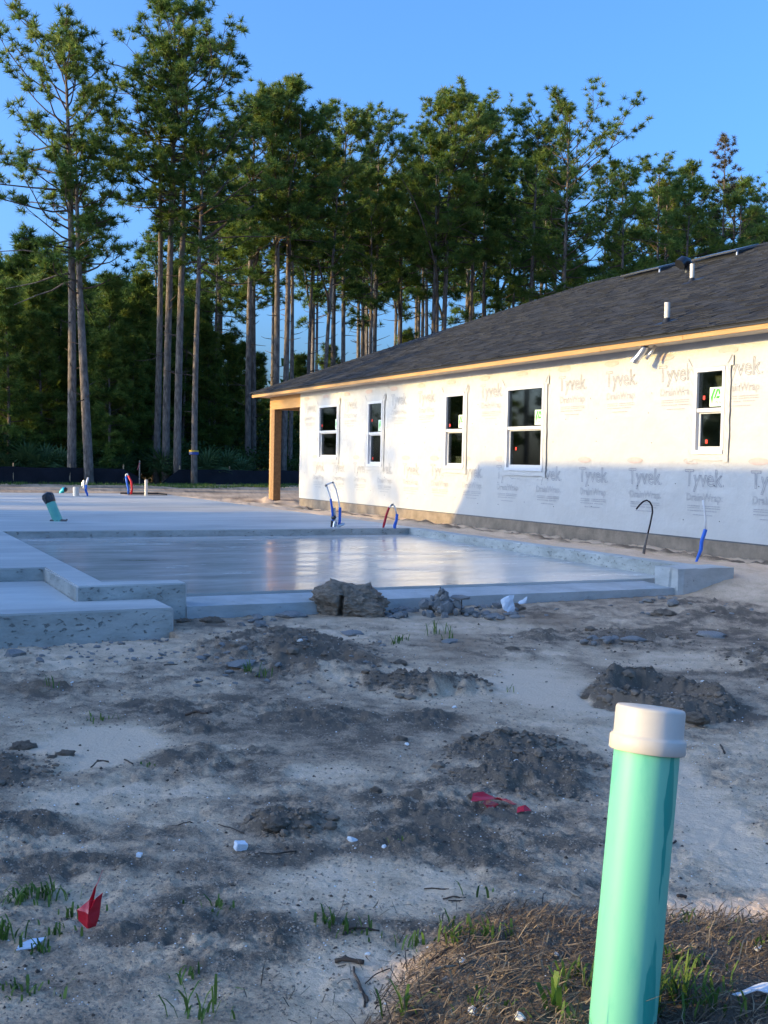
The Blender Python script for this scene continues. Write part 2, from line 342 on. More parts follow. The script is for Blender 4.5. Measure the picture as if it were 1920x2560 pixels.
def mat_ground():
    m, nt, p = newmat('sandy_soil'); N = nt.nodes; L = nt.links
    at = N.new('ShaderNodeAttribute'); at.attribute_name = 'soil'
    tc = N.new('ShaderNodeTexCoord')
    def nz(s, d, r=0.6):
        n = N.new('ShaderNodeTexNoise'); n.inputs['Scale'].default_value = s; n.inputs['Detail'].default_value = d; n.inputs['Roughness'].default_value = r
        L.new(tc.outputs['Object'], n.inputs[0]); return n
    n1 = nz(5, 8, 0.7); n2 = nz(90, 5, 0.7); n3 = nz(0.9, 4)
    def mth(op, a, b, c=None):
        x = N.new('ShaderNodeMath'); x.operation = op
        for i, v in enumerate((a, b, c)):
            if v is None: continue
            if isinstance(v, (int, float)): x.inputs[i].default_value = v
            else: L.new(v, x.inputs[i])
        return x.outputs[0]
    f = mth('ADD', at.outputs['Fac'], mth('MULTIPLY_ADD', n1.outputs['Fac'], 1.0, -0.5))
    f = mth('ADD', f, mth('MULTIPLY_ADD', n2.outputs['Fac'], 0.9, -0.45))
    f = mth('MULTIPLY_ADD', f, 1.25, -0.12)
    cr = N.new('ShaderNodeValToRGB'); e = cr.color_ramp.elements
    e[0].position = 0.0; e[0].color = (0.74, 0.545, 0.375, 1)
    e[1].position = 1.0; e[1].color = (0.165, 0.125, 0.09, 1)
    q = e.new(0.30); q.color = (0.62, 0.45, 0.30, 1); q = e.new(0.6); q.color = (0.46, 0.33, 0.22, 1)
    L.new(f, cr.inputs[0])
    rs = N.new('ShaderNodeAttribute'); rs.attribute_name = 'rust'
    mx = N.new('ShaderNodeMix'); mx.data_type = 'RGBA'
    L.new(rs.outputs['Fac'], mx.inputs[0]); L.new(cr.outputs[0], mx.inputs[6]); mx.inputs[7].default_value = (0.22, 0.14, 0.085, 1)
    L.new(mx.outputs[2], p.inputs['Base Color'])
    p.inputs['Roughness'].default_value = 0.95; p.inputs['Specular IOR Level'].default_value = 0.12
    hh = mth('ADD', mth('MULTIPLY', n2.outputs['Fac'], 0.5), mth('MULTIPLY', nz(28, 6, 0.65).outputs['Fac'], 0.8))
    bp = N.new('ShaderNodeBump'); bp.inputs['Strength'].default_value = 0.75; bp.inputs['Distance'].default_value = 0.02
    L.new(hh, bp.inputs['Height']); L.new(bp.outputs[0], p.inputs['Normal'])
    return m
M['ground'] = mat_ground()

def mat_sewer():
    m, nt, p = newmat('weathered_green_pvc'); N = nt.nodes; L = nt.links
    tc = N.new('ShaderNodeTexCoord'); mp = N.new('ShaderNodeMapping'); mp.inputs['Scale'].default_value = (1, 1, 0.22); L.new(tc.outputs['Object'], mp.inputs[0])
    n1 = N.new('ShaderNodeTexNoise'); n1.inputs['Scale'].default_value = 22; n1.inputs['Detail'].default_value = 3; L.new(mp.outputs[0], n1.inputs[0])
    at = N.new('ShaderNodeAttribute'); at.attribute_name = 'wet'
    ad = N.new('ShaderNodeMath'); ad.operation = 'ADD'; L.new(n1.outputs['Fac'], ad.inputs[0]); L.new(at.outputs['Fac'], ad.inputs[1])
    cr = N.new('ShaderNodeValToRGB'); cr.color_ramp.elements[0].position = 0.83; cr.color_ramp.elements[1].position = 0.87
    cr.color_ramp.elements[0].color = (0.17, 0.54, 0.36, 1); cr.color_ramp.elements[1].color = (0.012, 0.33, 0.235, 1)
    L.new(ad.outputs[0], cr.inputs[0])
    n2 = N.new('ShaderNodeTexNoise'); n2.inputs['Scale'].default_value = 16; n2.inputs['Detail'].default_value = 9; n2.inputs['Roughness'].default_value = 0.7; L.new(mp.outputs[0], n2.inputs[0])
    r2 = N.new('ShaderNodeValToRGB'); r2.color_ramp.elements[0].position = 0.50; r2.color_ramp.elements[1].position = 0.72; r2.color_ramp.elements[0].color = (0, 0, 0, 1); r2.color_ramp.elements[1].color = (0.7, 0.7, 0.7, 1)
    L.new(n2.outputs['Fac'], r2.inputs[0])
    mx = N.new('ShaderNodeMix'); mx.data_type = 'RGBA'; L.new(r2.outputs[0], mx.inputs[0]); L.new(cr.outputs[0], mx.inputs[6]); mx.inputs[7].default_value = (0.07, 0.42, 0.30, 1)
    L.new(mx.outputs[2], p.inputs['Base Color'])
    p.inputs['Roughness'].default_value = 0.48; p.inputs['Specular IOR Level'].default_value = 0.45
    return m
M['sewer'] = mat_sewer()

# ------------------------------------------------------------------ ground
def g2(u, v): p = ground(u, v); return p.x, p.y
def ell(u0, u1, v0, v1):                    # footprint given by its left, right, far and near limits as surveyed
    uc_, vc_ = (u0 + u1) / 2, (v0 + v1) / 2
    x0, _ = g2(u0, vc_); x1, _ = g2(u1, vc_); _, y0 = g2(uc_, v1); _, y1 = g2(uc_, v0)
    return ((x0 + x1) / 2, (y0 + y1) / 2, (x1 - x0) / 2, (y1 - y0) / 2)
#  (footprint, height, roughness, soil, tilt)
MOUNDS = [
    (ell(430, 860, 1570, 1690), 0.10, 1.0, 0.65, 0.0),
    (ell(620, 1000, 1590, 1740), 0.09, 1.0, 0.75, 0.25),
    (ell(880, 1250, 1690, 1750), 0.11, 1.1, 1.15, 0.0),
    (ell(1060, 1560, 1850, 2020), 0.05, 1.2, 1.0, 0.0),
    (ell(1100, 1480, 1840, 1890), 0.045, 1.1, 0.9, 0.1),
    (ell(600, 850, 2030, 2110), 0.05, 1.0, 0.75, -0.35),
    (ell(820, 1330, 2060, 2150), 0.02, 1.0, 0.6, 0.1),
    (ell(-60, 185, 1870, 1970), 0.06, 0.9, 0.8, 0.0),
    (ell(-90, 165, 2030, 2100), 0.03, 0.9, 0.75, 0.0),
    (ell(180, 820, 2250, 2480), 0.02, 0.9, 0.6, 0.0),
    (ell(770, 940, 2430, 2560), 0.015, 0.9, 0.75, 0.0),
    (ell(1830, 2080, 2040, 2140), 0.04, 0.9, 0.85, 0.0),
    (ell(1790, 2150, 1620, 1710), 0.08, 1.0, 0.8, 0.0),
    (ell(1420, 1740, 1570, 1630), 0.05, 0.8, 0.6, 0.0),
    (ell(1640, 1960, 1500, 1570), 0.06, 0.9, 0.6, 0.0),
    (ell(1290, 1430, 1570, 1620), 0.04, 1.0, 0.6, 0.0),
    (ell(360, 640, 1985, 2040), 0.015, 0.8, 0.55, 0.0),
    (ell(-50, 400, 2130, 2220), 0.012, 0.8, 0.6, 0.0),
    (ell(640, 1000, 1760, 1840), 0.02, 1.0, 0.6, 0.0),
    (ell(330, 620, 1800, 1850), 0.02, 1.0, 0.6, 0.0),
    (ell(300, 760, 1850, 1960), 0.012, 1.0, 0.5, 0.0),
    (ell(-60, 330, 1690, 1750), 0.015, 0.8, 0.7, 0.0),
    (ell(850, 1350, 1960, 2080), 0.012, 1.1, 0.6, 0.0),
    (ell(950, 1200, 1770, 1830), 0.02, 1.1, 0.7, 0.0),
    (ell(200, 800, 1740, 1800), 0.012, 1.0, 0.5, 0.0),
]
SANDS = [
    (ell(40, 430, 1800, 1950), 0.9), (ell(-60, 700, 1930, 2080), 0.45), (ell(560, 1250, 2140, 2330), 0.6),
    (ell(620, 1150, 2340, 2600), 0.55), (ell(1580, 1860, 1780, 2250), 0.55), (ell(1210, 1560, 1640, 1790), 0.7),
    (ell(1300, 1900, 1600, 1680), 0.4), (ell(700, 950, 1900, 1980), 0.5), (ell(60, 330, 2100, 2150), 0.3), (ell(1540, 1950, 2250, 2340), 0.5),
    (ell(950, 1240, 1560, 1620), 0.35),
]
RING = ell(1475, 1840, 1690, 1800)
RUSTS = [ell(-60, 230, 1695, 1740), ell(1010, 1250, 1560, 1660), ell(1250, 1500, 1520, 1590), ell(800, 1050, 1640, 1670)]
SLAB_RECTS = [(-3.8, 19.2, -16.5, -2.8), (17.0, 20.1, -16.5, -8.74)]
def to_ab(x, y):
    dx, dy = x - PX, y - PY
    return dx * AX[0] + dy * AX[1], dx * BX[0] + dy * BX[1]
def terrain(x, y):
    x = np.asarray(x, float); y = np.asarray(y, float)
    d = np.hypot(x, y)
    near = 1 - sstep(14, 24, d)
    z = sstep(9.0, 14, y - 0.25 * x) * 0.10 + 0.05 * (fbm(x * 0.35, y * 0.35, 3, 3) - 0.5) * near
    soil = 0.59 + 0.9 * (fbm(x * 0.9, y * 1.1, 11, 4) - 0.5)
    rough = np.clip(0.45 + 1.0 * (fbm(x * 0.8, y * 1.0, 31, 3) - 0.5), 0.05, 1)
    rust = np.zeros_like(x)
    berm = sstep(0.0, 1.0, (x + 0.05 - 0.41 * (y - 2.63) + 0.36 * (fbm(x * 3, y * 3, 61, 3) - 0.5)) / 0.25) * (1 - sstep(2.85, 3.35, y - 0.03 * x + 0.25 * (fbm(x * 2.4, y * 2.4, 63, 3) - 0.5)))
    berm = np.where((x > -0.6) & (d < 6), berm, 0)
    z = z + 0.06 * berm * (0.8 + 0.4 * fbm(x * 5, y * 5, 65, 3)); soil = soil + 0.5 * berm
    wn_ = fbm(x * 2.6, y * 3.2, 7, 5, 0.62) - 0.5
    wf_ = fbm(x * 14, y * 14, 23, 3) - 0.5
    for (cx, cy, rx, ry), h, ro, so, tl in MOUNDS:
        dx = (x - cx); dy = (y - cy)
        dxr = dx + tl * dy; dyr = dy - tl * dx
        r = np.sqrt((dxr / rx) ** 2 + (dyr / ry) ** 2) + 1.0 * wn_ + 0.35 * wf_
        k = 1 - sstep(0.45, 1.0, r)
        z = z + 0.78 * h * k * (0.75 + 1.8 * wn_)
        rough = np.maximum(rough, k * ro)
        soil = soil + (so - 0.3) * k * 0.75
    for (cx, cy, rx, ry), s in SANDS:
        r = np.sqrt(((x - cx) / rx) ** 2 + ((y - cy) / ry) ** 2) + 0.5 * wn_
        k = (1 - sstep(0.5, 1.1, r)) * s
        soil = soil - k * 0.75; rough = rough * (1 - 0.85 * np.clip(k, 0, 1)); z = z - 0.012 * k
    cx, cy, rx, ry = RING
    rr = np.sqrt(((x - cx) / rx) ** 2 + ((y - cy) / ry) ** 2) + 0.28 * wn_ + 0.1 * wf_
    ring = np.exp(-((rr - 0.74) / 0.19) ** 2) * (1 - sstep(0.98, 1.1, rr)) * (1.0 - 0.45 * sstep(-0.2, 0.8, (x - cx) / rx) * sstep(-0.2, 0.8, (y - cy) / ry))
    inside = 1 - sstep(0.95, 1.12, rr)
    z = z + 0.125 * ring * (0.8 + 0.9 * wn_) - 0.015 * inside
    soil = soil + 0.95 * inside; rough = np.maximum(rough, inside * 1.1)
    for e in RUSTS:
        r = np.sqrt(((x - e[0]) / e[2]) ** 2 + ((y - e[1]) / e[3]) ** 2) + 0.6 * wn_
        rust = np.maximum(rust, (1 - sstep(0.3, 1.1, r)) * 0.55)
    # clods and footprints
    lump = fbm(x * 9, y * 9, 41, 4, 0.6); rid = 1 - np.abs(2 * fbm(x * 6, y * 6, 57, 4, 0.55) - 1)
    z = z + near * rough * (0.07 * (lump - 0.5) + 0.028 * (rid - 0.75)) + near * 0.012 * (fbm(x * 16, y * 16, 71, 3) - 0.5) * (0.35 + rough)
    z = z + near * rough * 0.011 * (np.abs(fbm(x * 26, y * 26, 73, 3) - 0.5) * 4 - 0.5)
    soil = soil + 0.55 * (lump - 0.5) * rough - 0.6 * (rid - 0.75) * rough + near * 0.9 * (fbm(x * 4.5, y * 7, 81, 5, 0.65) - 0.5) * (0.35 + rough) + near * 0.35 * (fbm(x * 15, y * 22, 83, 3) - 0.5) * (0.3 + rough)
    # strip between slab and house, banked against the kerb
    a, b = to_ab(x, y)
    st = sstep(-3.4, -2.6, b) * (1 - sstep(0.4, 1.5, b)) * sstep(-6, -3, a) * (1 - sstep(18.6, 21.5, a))
    bank = 0.245 - 0.13 * sstep(-2.4, -0.3, b) + 0.12 * (fbm(x * 1.6, y * 1.6, 91, 4) - 0.5) + 0.05 * (fbm(x * 7, y * 7, 93, 4) - 0.5)
    fur = np.exp(-((b + 0.75 + 0.25 * (fbm(x * 1.2, y * 1.2, 95, 2) - 0.5)) / 0.22) ** 2)
    bank = bank + 0.07 * fur * (fbm(x * 6, y * 6, 97, 3) * 1.6 - 0.3)
    z = z * (1 - st) + np.minimum(bank, 0.26) * st
    soil = soil * (1 - st) + st * (0.16 + 0.75 * fur + 0.5 * (fbm(x * 4, y * 4, 99, 3) - 0.5))
    # dirt heap at the porch post
    pz = W(-2.2, 0.2); z = z + 0.22 * np.exp(-(((x - pz.x) / 0.9) ** 2 + ((y - pz.y) / 0.8) ** 2)) * (0.4 + fbm(x * 3, y * 3, 5, 3))
    # under the concrete
    for a0, a1, b0, b1 in SLAB_RECTS:
        k = (a > a0 + 0.03) & (a < a1 - 0.03) & (b > b0) & (b < b1 - 0.03)
        z = np.where(k, -0.12, z)
    k = (a > 0.05) & (a < 24) & (b > 0.05) & (b < 12.5); z = np.where(k, -0.1, z)
    z = z + 0.1 * sstep(30, 44, d) * 0 + 0.25 * sstep(60, 140, d) * (fbm(x * 0.03, y * 0.03, 2, 3))
    return z, np.clip(soil, 0, 1), rust
def build_ground():
    th = np.concatenate([np.linspace(-180, -26, 60, endpoint=False), np.linspace(-26, 26, 520), np.linspace(26, 180, 60, endpoint=False)[1:]])
    th = np.radians(th)
    v = np.linspace(2640, 1290, 520)
    rr = CAM_H * FPX / (v - 1157)
    r = np.concatenate([np.linspace(0.15, 2.35, 30, endpoint=False), rr[rr > 2.4]])
    r = np.concatenate([r, np.geomspace(r[-1] * 1.02, 900, 70)])
    T, Rr = np.meshgrid(th, r)
    X = np.sin(T) * Rr; Y = np.cos(T) * Rr
    Z, S, U = terrain(X.ravel(), Y.ravel())
    nr, nt_ = T.shape
    co = np.stack([X.ravel(), Y.ravel(), Z], 1)
    i = np.arange(nr - 1)[:, None] * nt_; j = np.arange(nt_)[None, :]; j2 = (j + 1) % nt_
    q = np.stack([(i + j).ravel(), (i + j2).ravel(), (i + nt_ + j2).ravel(), (i + nt_ + j).ravel()], 1)[:, ::-1]
    me = bpy.data.meshes.new('ground')
    me.vertices.add(len(co)); me.vertices.foreach_set('co', co.ravel())
    me.loops.add(q.size); me.loops.foreach_set('vertex_index', q.ravel().astype(np.int32))
    me.polygons.add(len(q)); me.polygons.foreach_set('loop_start', np.arange(0, q.size, 4, dtype=np.int32))
    me.update(); me.validate()
    me.polygons.foreach_set('use_smooth', np.ones(len(me.polygons), bool))
    for nm, arr in (('soil', S), ('rust', U)):
        at = me.attributes.new(nm, 'FLOAT', 'POINT'); at.data.foreach_set('value', arr.astype(np.float32))
    me.materials.append(M['ground'])
    link('ground', me, kind='structure')
build_ground()
def gz(x, y): return float(terrain(np.array([x]), np.array([y]))[0][0])
def on(u, v, dz=0.0):                       # a spot on the uneven ground
    p = ground(u, v)
    for _ in range(3):
        z = gz(p.x, p.y); p = ground(u, v, z)
    p.z = z + dz
    return p

# ------------------------------------------------------------------ new concrete slab
slab_root = link('foundation_slab', None, loc=W(0, 0, 0), rot=(0, 0, FROT), label='freshly poured grey concrete house foundation with garage recess and entry porch', cat='foundation')
ZS = 0.30
def cbox(name, a0, a1, b0, b1, z0, z1, bw=0.012, grid=0.0, mats=None):
    mb = MB(); mb.box(a0, a1, b0, b1, z0, z1)
    for i in range(len(mb.m)): mb.m[i] = 1
    mb.m[1] = 0
    me = mb.mesh(name, mats or [M['slab'], M['concrete_side']]); me = bevel(me, bw, 2)
    return link(name, me, slab_root)
cbox('main_floor', -3.8, 12.4, -16.5, -2.8, -0.25, ZS)
# garage floor falls a little towards the door and ends in a lowered ledge
mb = MB()
a0, a1, b0, b1 = 12.4, 18.65, -9.1, -2.98
mb.add([(a0,b0,-.2),(a1,b0,-.2),(a1,b1,-.2),(a0,b1,-.2),(a0,b0,.20),(a1,b0,.145),(a1,b1,.145),(a0,b1,.20)],
       [(3,2,1,0),(4,5,6,7),(0,1,5,4),(1,2,6,5),(2,3,7,6),(3,0,4,7)])
part('garage_floor', mb, M['slab_wet'], slab_root)
mb = MB()
a0, a1, b0, b1 = 18.65, 19.2, -8.47, -3.36
mb.add([(a0,b0,-.25),(a1,b0,-.25),(a1,b1,-.25),(a0,b1,-.25),(a0,b0,.12),(a1,b0,.105),(a1,b1,.105),(a0,b1,.12)], [(3,2,1,0),(0,1,5,4),(1,2,6,5),(2,3,7,6),(3,0,4,7)], 1)
mb.add([(a0,b0,.12),(a1,b0,.105),(a1,b1,.105),(a0,b1,.12)], [(0,1,2,3)], 0)
part('door_ledge', mb, [M['pvcwhite'] if False else M['concrete_fresh'], M['concrete_fresh']], slab_root)
# uneven kerb on the right side
mb = MB(); n = 60
prev = None
for i in range(n + 1):
    a = 12.4 + (19.0 - 12.4) * i / n
    w1 = 0.010 * (mnoise.noise((a * 2.1, 0, 3)) ); w2 = 0.012 * mnoise.noise((a * 3.3, 5, 1)); zt = ZS - 0.003 + 0.008 * mnoise.noise((a * 1.7, 2, 9))
    sec = [(a, -2.98 + w1, -0.2), (a, -2.975 + w1, zt - 0.01), (a, -2.965 + w1, zt), (a, -2.81 + w2, zt + 0.003), (a, -2.80 + w2, -0.2)]
    o = len(mb.v); mb.v.extend(sec)
    if prev is not None:
        for k in range(4): mb.f.append((prev + k, prev + k + 1, o + k + 1, o + k)); mb.m.append(0 if k == 2 else 1)
    prev = o
part('side_kerb', mb, [M['concrete_fresh'], M['concrete_side']], slab_root, smooth=True, angle=R(40))
# rough block at the garage door
mb = MB(); mb.box(18.9, 19.26, -3.40, -2.66, -0.25, ZS + 0.004)
me = mb.mesh('garage_door_block', M['concrete_fresh'])
bm = bmesh.new(); bm.from_mesh(me)
bmesh.ops.subdivide_edges(bm, edges=list(bm.edges), cuts=9, use_grid_fill=True)
for v in bm.verts:
    nn = mnoise.noise_vector((v.co.x * 7, v.co.y * 7, v.co.z * 7)); v.co += Vector(nn) * 0.007
    if v.co.y < -3.33 and v.co.x > 19.15: v.co += Vector((-0.02, 0.02, 0)) * (0.7 + nn[0])
bm.to_mesh(me); bm.free()
link('garage_door_block', me, slab_root)
def prism(name, poly, z0, z1, mats):
    mb = MB(); n = len(poly)
    mb.v = [(a, b, z0) for a, b in poly] + [(a, b, z1) for a, b in poly]
    mb.f = [tuple(range(n, 2 * n))] + [(k, (k + 1) % n, n + (k + 1) % n, n + k) for k in range(n)]; mb.m = [0] + [1] * n
    me = mb.mesh(name, mats); bm = bmesh.new(); bm.from_mesh(me); bmesh.ops.recalc_face_normals(bm, faces=bm.faces)
    bmesh.ops.bevel(bm, geom=[e for e in bm.edges if e.verts[0].co.z > z1 - 1e-4 or e.verts[1].co.z > z1 - 1e-4], offset=0.012, segments=2, affect='EDGES', clamp_overlap=True)
    bm.to_mesh(me); bm.free(); return link(name, me, slab_root)
ENTRY = [(12.4, -16.5), (17.6, -16.5), (17.6, -9.36), (19.19, -9.36), (19.19, -8.47), (18.93, -8.47), (18.93, -9.1), (12.4, -9.1)]
prism('entry_floor', ENTRY, -0.25, ZS + 0.001, [M['slab'], M['concrete_side']])
prism('porch_slab', [(17.6, -16.5), (19.78, -16.5), (19.78, -8.735), (19.195, -8.735), (19.195, -9.362), (17.6, -9.362)], -0.25, 0.18, [M['slab'], M['concrete_side']])
mb = MB()
for i in range(6): mb.box(19.79, 19.815, -16.5 + i * 1.0, -15.52 + i * 1.0, -0.14, -0.03 + 0.004 * (i % 3))
part('form_board', mb, M['blackmetal'], slab_root)

def slab_thing(name, a, b, z, label, cat, group=None):
    return link(name, None, loc=W(a, b, z), label=label, cat=cat, group=group)
# pipes on the slab; local x runs to the right as seen from the front, y away
t = slab_thing('drain_pipe', 10.09, -7.99, ZS, 'leaning green drain pipe with black tape over its top on the slab', 'pipe')
ax = Vector((-0.19, 0.03, 0.42)); mb = MB()
mb.tube([ax * s for s in (-0.05, 0.2, 0.5, 0.8)], 0.077, 20); part('pipe', mb, M['teal'], t, True, angle=R(40))
mb = MB(); mb.tube([ax * 0.68 + Vector((0,0,0)), ax * 0.75, ax * 0.9, ax * 1.0, ax * 1.04], [0.082, 0.09, 0.092, 0.085, 0.05], 14)
for i, v in enumerate(mb.v): mb.v[i] = tuple(Vector(v) + Vector(mnoise.noise_vector(Vector(v) * 18)) * 0.012)
part('tape_cap', mb, M['blacktape'], t)
mb = MB(); mb.tube([(-0.12, -0.02, 0.004), (0.0, -0.05, 0.012), (0.12, -0.01, 0.006), (0.13, 0.03, 0.03)], [0.02, 0.03, 0.025, 0.012], 6); part('torn_collar', mb, M['greycable'], t)

x, y = far(155, 34.5)
t = link('drain_elbow', None, loc=(x, y, gz(x, y)), label='small turquoise elbow pipe sticking out of dirt behind the slab', cat='pipe')
mb = MB(); mb.tube([(-0.02, 0, -0.1), (-0.04, 0, 0.06), (-0.02, 0, 0.14), (0.05, -0.02, 0.2), (0.09, -0.03, 0.2)], 0.072, 14); part('elbow', mb, M['cyan'], t, True)
mb = MB(); mb.tube([(0.085, -0.03, 0.2), (0.14, -0.035, 0.19)], [0.076, 0.06], 12); part('end_cap', mb, M['blacktape'], t)

t = slab_thing('waste_pipe_stub', -1.48, -5.62, ZS, 'short wide white pipe stub on far end of slab', 'pipe')
mb = MB(); mb.lathe([(0.078, 0), (0.078, 0.235), (0.066, 0.238), (0.066, 0.10)], 24); part('stub', mb, M['pvcwhite'], t, True, angle=R(40))
t = slab_thing('supply_tube', -1.51, -5.38, ZS, 'single white water tube with blue sleeve beside the wide white stub', 'tube')
mb = MB(); mb.tube([(0.06, 0, 0), (0.05, 0, 0.06), (0.01, 0, 0.15), (0.02, 0, 0.29)], [0.02, 0.028, 0.034, 0.03], 10); part('sleeve', mb, M['blue'], t, True)
mb = MB(); mb.tube([(0.02, 0, 0.28), (0.04, 0, 0.38), (0.075, 0, 0.48)], 0.026, 10); part('tube', mb, M['pex'], t, True)
mb = MB(); mb.tube([(-0.03, 0, 0.2), (-0.04, 0, 0.36), (-0.03, 0, 0.40)], 0.032, 10); mb.tube([(-0.08, 0, 0.26), (-0.085, 0, 0.36)], 0.022, 8); part('valve', mb, M['galv'], t, True)
t = slab_thing('supply_loop', -2.99, -3.90, ZS, 'red and blue water tube loop on slab in front of the black fence', 'tube')
mb = MB(); mb.tube([(-0.02, 0, 0), (-0.02, 0, 0.14), (-0.07, 0, 0.35), (-0.09, 0, 0.5)], 0.03, 10); part('blue_sleeve', mb, M['blue'], t, True)
mb = MB(); mb.tube([(0.06, 0, 0), (0.08, 0, 0.14), (0.06, 0, 0.35), (-0.03, 0, 0.52)], 0.03, 10); part('red_sleeve', mb, M['red'], t, True)
mb = MB(); mb.tube([(-0.09, 0, 0.49), (-0.09, 0, 0.55), (-0.06, 0, 0.57), (-0.03, 0, 0.51)], 0.024, 8); part('tube', mb, M['pex'], t, True)
t = slab_thing('vent_riser', -2.07, -3.65, ZS, 'upright cream plastic pipe beside dark tub opening on far slab', 'pipe')
mb = MB(); mb.lathe([(0.042, 0), (0.042, 0.43), (0.034, 0.432), (0.034, 0.3)], 18); part('riser', mb, M['pvcwhite'], t, True, angle=R(40))
t = slab_thing('tub_box', -2.75, -3.45, ZS, 'dark tub drain opening framed into far corner of slab', 'tub box')
t.rotation_euler = (0, 0, FROT)
mb = MB(); mb.box(-0.42, 0.42, -0.62, 0.42, -0.05, 0.006); part('tub_dark_plate', mb, M['soil'], t)  # raised plate of darker colour stands in for the shaded recess
mb = MB(); mb.box(-0.45, -0.42, -0.65, 0.45, -0.05, 0.05); mb.box(0.42, 0.45, -0.65, 0.45, -0.05, 0.012); mb.box(-0.42, 0.42, 0.42, 0.45, -0.05, 0.05); part('tub_rim', mb, M['blackmetal'], t)

t = slab_thing('supply_loop', 12.05, -4.09, ZS, 'tall white tube loop with two blue sleeves and black tape at the step', 'tube')
mb = MB(); mb.tube([(-0.04, 0, 0), (-0.045, 0, 0.15), (-0.06, 0, 0.3), (-0.083, 0, 0.44)], 0.017, 10); mb.tube([(0.055, 0, 0.02), (0.065, 0, 0.1), (0.066, 0, 0.31)], 0.022, 10); part('sleeve', mb, M['blue'], t, True, angle=R(50))
mb = MB(); mb.tube([(-0.083, 0, 0.43), (-0.11, 0, 0.53), (-0.155, 0, 0.645)], 0.011, 8); mb.tube([(-0.16, 0, 0.655), (-0.1, 0, 0.685), (-0.055, 0, 0.7)], 0.011, 8); mb.tube([(-0.05, 0, 0.7), (0.0, 0, 0.58), (0.04, 0, 0.43), (0.06, 0, 0.3)], 0.011, 8); part('tube', mb, M['pex'], t, True)
mb = MB(); mb.tube([(-0.168, 0, 0.63), (-0.15, 0, 0.665)], 0.016, 8); mb.tube([(-0.065, 0, 0.695), (-0.04, 0, 0.695)], 0.016, 8); part('elbow', mb, M['fitting'], t)
mb = MB(); mb.tube([(-0.02, 0.03, 0), (-0.025, 0.03, 0.3)], 0.022, 10); part('stub', mb, M['pvcwhite'], t, True, angle=R(50))
mb = MB(); mb.tube([(-0.06, -0.01, 0.14), (-0.02, -0.025, 0.15), (0.0, -0.02, 0.165)], [0.022, 0.032, 0.022], 8); mb.tube([(-0.06, 0, 0.0), (-0.05, 0, 0.1)], [0.02, 0.024], 8); part('tape', mb, M['blacktape'], t)
mb = MB(); mb.tube([(-0.02, -0.04, 0.0), (0.0, -0.03, 0.09)], [0.025, 0.03], 7); mb.tube([(0.03, -0.04, 0.0), (0.07, -0.04, 0.03), (0.14, -0.02, 0.06)], [0.03, 0.025, 0.018], 7); part('wrap_scrap', mb, M['galv'], t)
t = slab_thing('supply_loop', 12.33, -3.30, ZS, 'short bent tube loop, one red and one blue sleeve, beside garage kerb', 'tube')
mb = MB(); mb.tube([(-0.09, 0, -0.02), (-0.075, 0, 0.05), (-0.04, 0, 0.2), (0.0, 0, 0.32)], [0.012, 0.02, 0.02, 0.017], 10); part('red_sleeve', mb, M['red'], t, True, angle=R(50))
mb = MB(); mb.tube([(0.09, 0, -0.05), (0.095, 0, 0.04), (0.12, 0, 0.12), (0.128, 0, 0.22)], [0.02, 0.026, 0.022, 0.022], 10); part('blue_sleeve', mb, M['blue'], t, True, angle=R(50))
mb = MB(); mb.tube([(0.0, 0, 0.31), (0.03, 0, 0.355), (0.06, 0, 0.37), (0.09, 0, 0.33), (0.125, 0, 0.21)], 0.011, 8); part('tube', mb, M['pex'], t, True)
mb = MB(); mb.tube([(0.03, 0, 0.352), (0.07, 0, 0.372)], 0.017, 8); part('elbow', mb, M['fitting'], t)
p = W(16.72, -1.80); z = gz(p.x, p.y)
t = link('cable_stub', None, loc=(p.x, p.y, z), label='black cable bent over in a hook beside the white wall', cat='cable')
mb = MB(); mb.tube([((u - 1602) / 195, 0, (1386 - v) / 195) for u, v in ((1601, 1392), (1604, 1370), (1608, 1350), (1612, 1334))], [0.02, 0.018, 0.012, 0.009], 7); part('sleeve', mb, M['greycable'], t, True)
mb = MB(); mb.tube([((u - 1602) / 195, 0, (1386 - v) / 195) for u, v in ((1611, 1336), (1616, 1312), (1620.8, 1283), (1619, 1268), (1613, 1258), (1605.8, 1254), (1597, 1257), (1588, 1266), (1580, 1277))], 0.011, 8); part('cable', mb, M['cable'], t, True)
p = W(18.15, -2.2); z = gz(p.x, p.y)
t = link('service_tube', None, loc=(p.x, p.y, z), label='blue sleeved white tube rising from dirt beside the wall, nearest the viewer', cat='tube')
mb = MB(); mb.tube([((u - 1732) / 218, 0, (1400 - v) / 218) for u, v in ((1731, 1410), (1736, 1392), (1744, 1370), (1745, 1350), (1751, 1330), (1754, 1319))], [0.012, 0.016, 0.022, 0.021, 0.023, 0.023], 10); part('sleeve', mb, M['blue'], t, True, angle=R(50))
mb = MB(); mb.tube([((u - 1732) / 218, 0, (1400 - v) / 218) for u, v in ((1754, 1322), (1753, 1295), (1750, 1272), (1745, 1246))], 0.0105, 8); part('tube', mb, M['pex'], t, True)

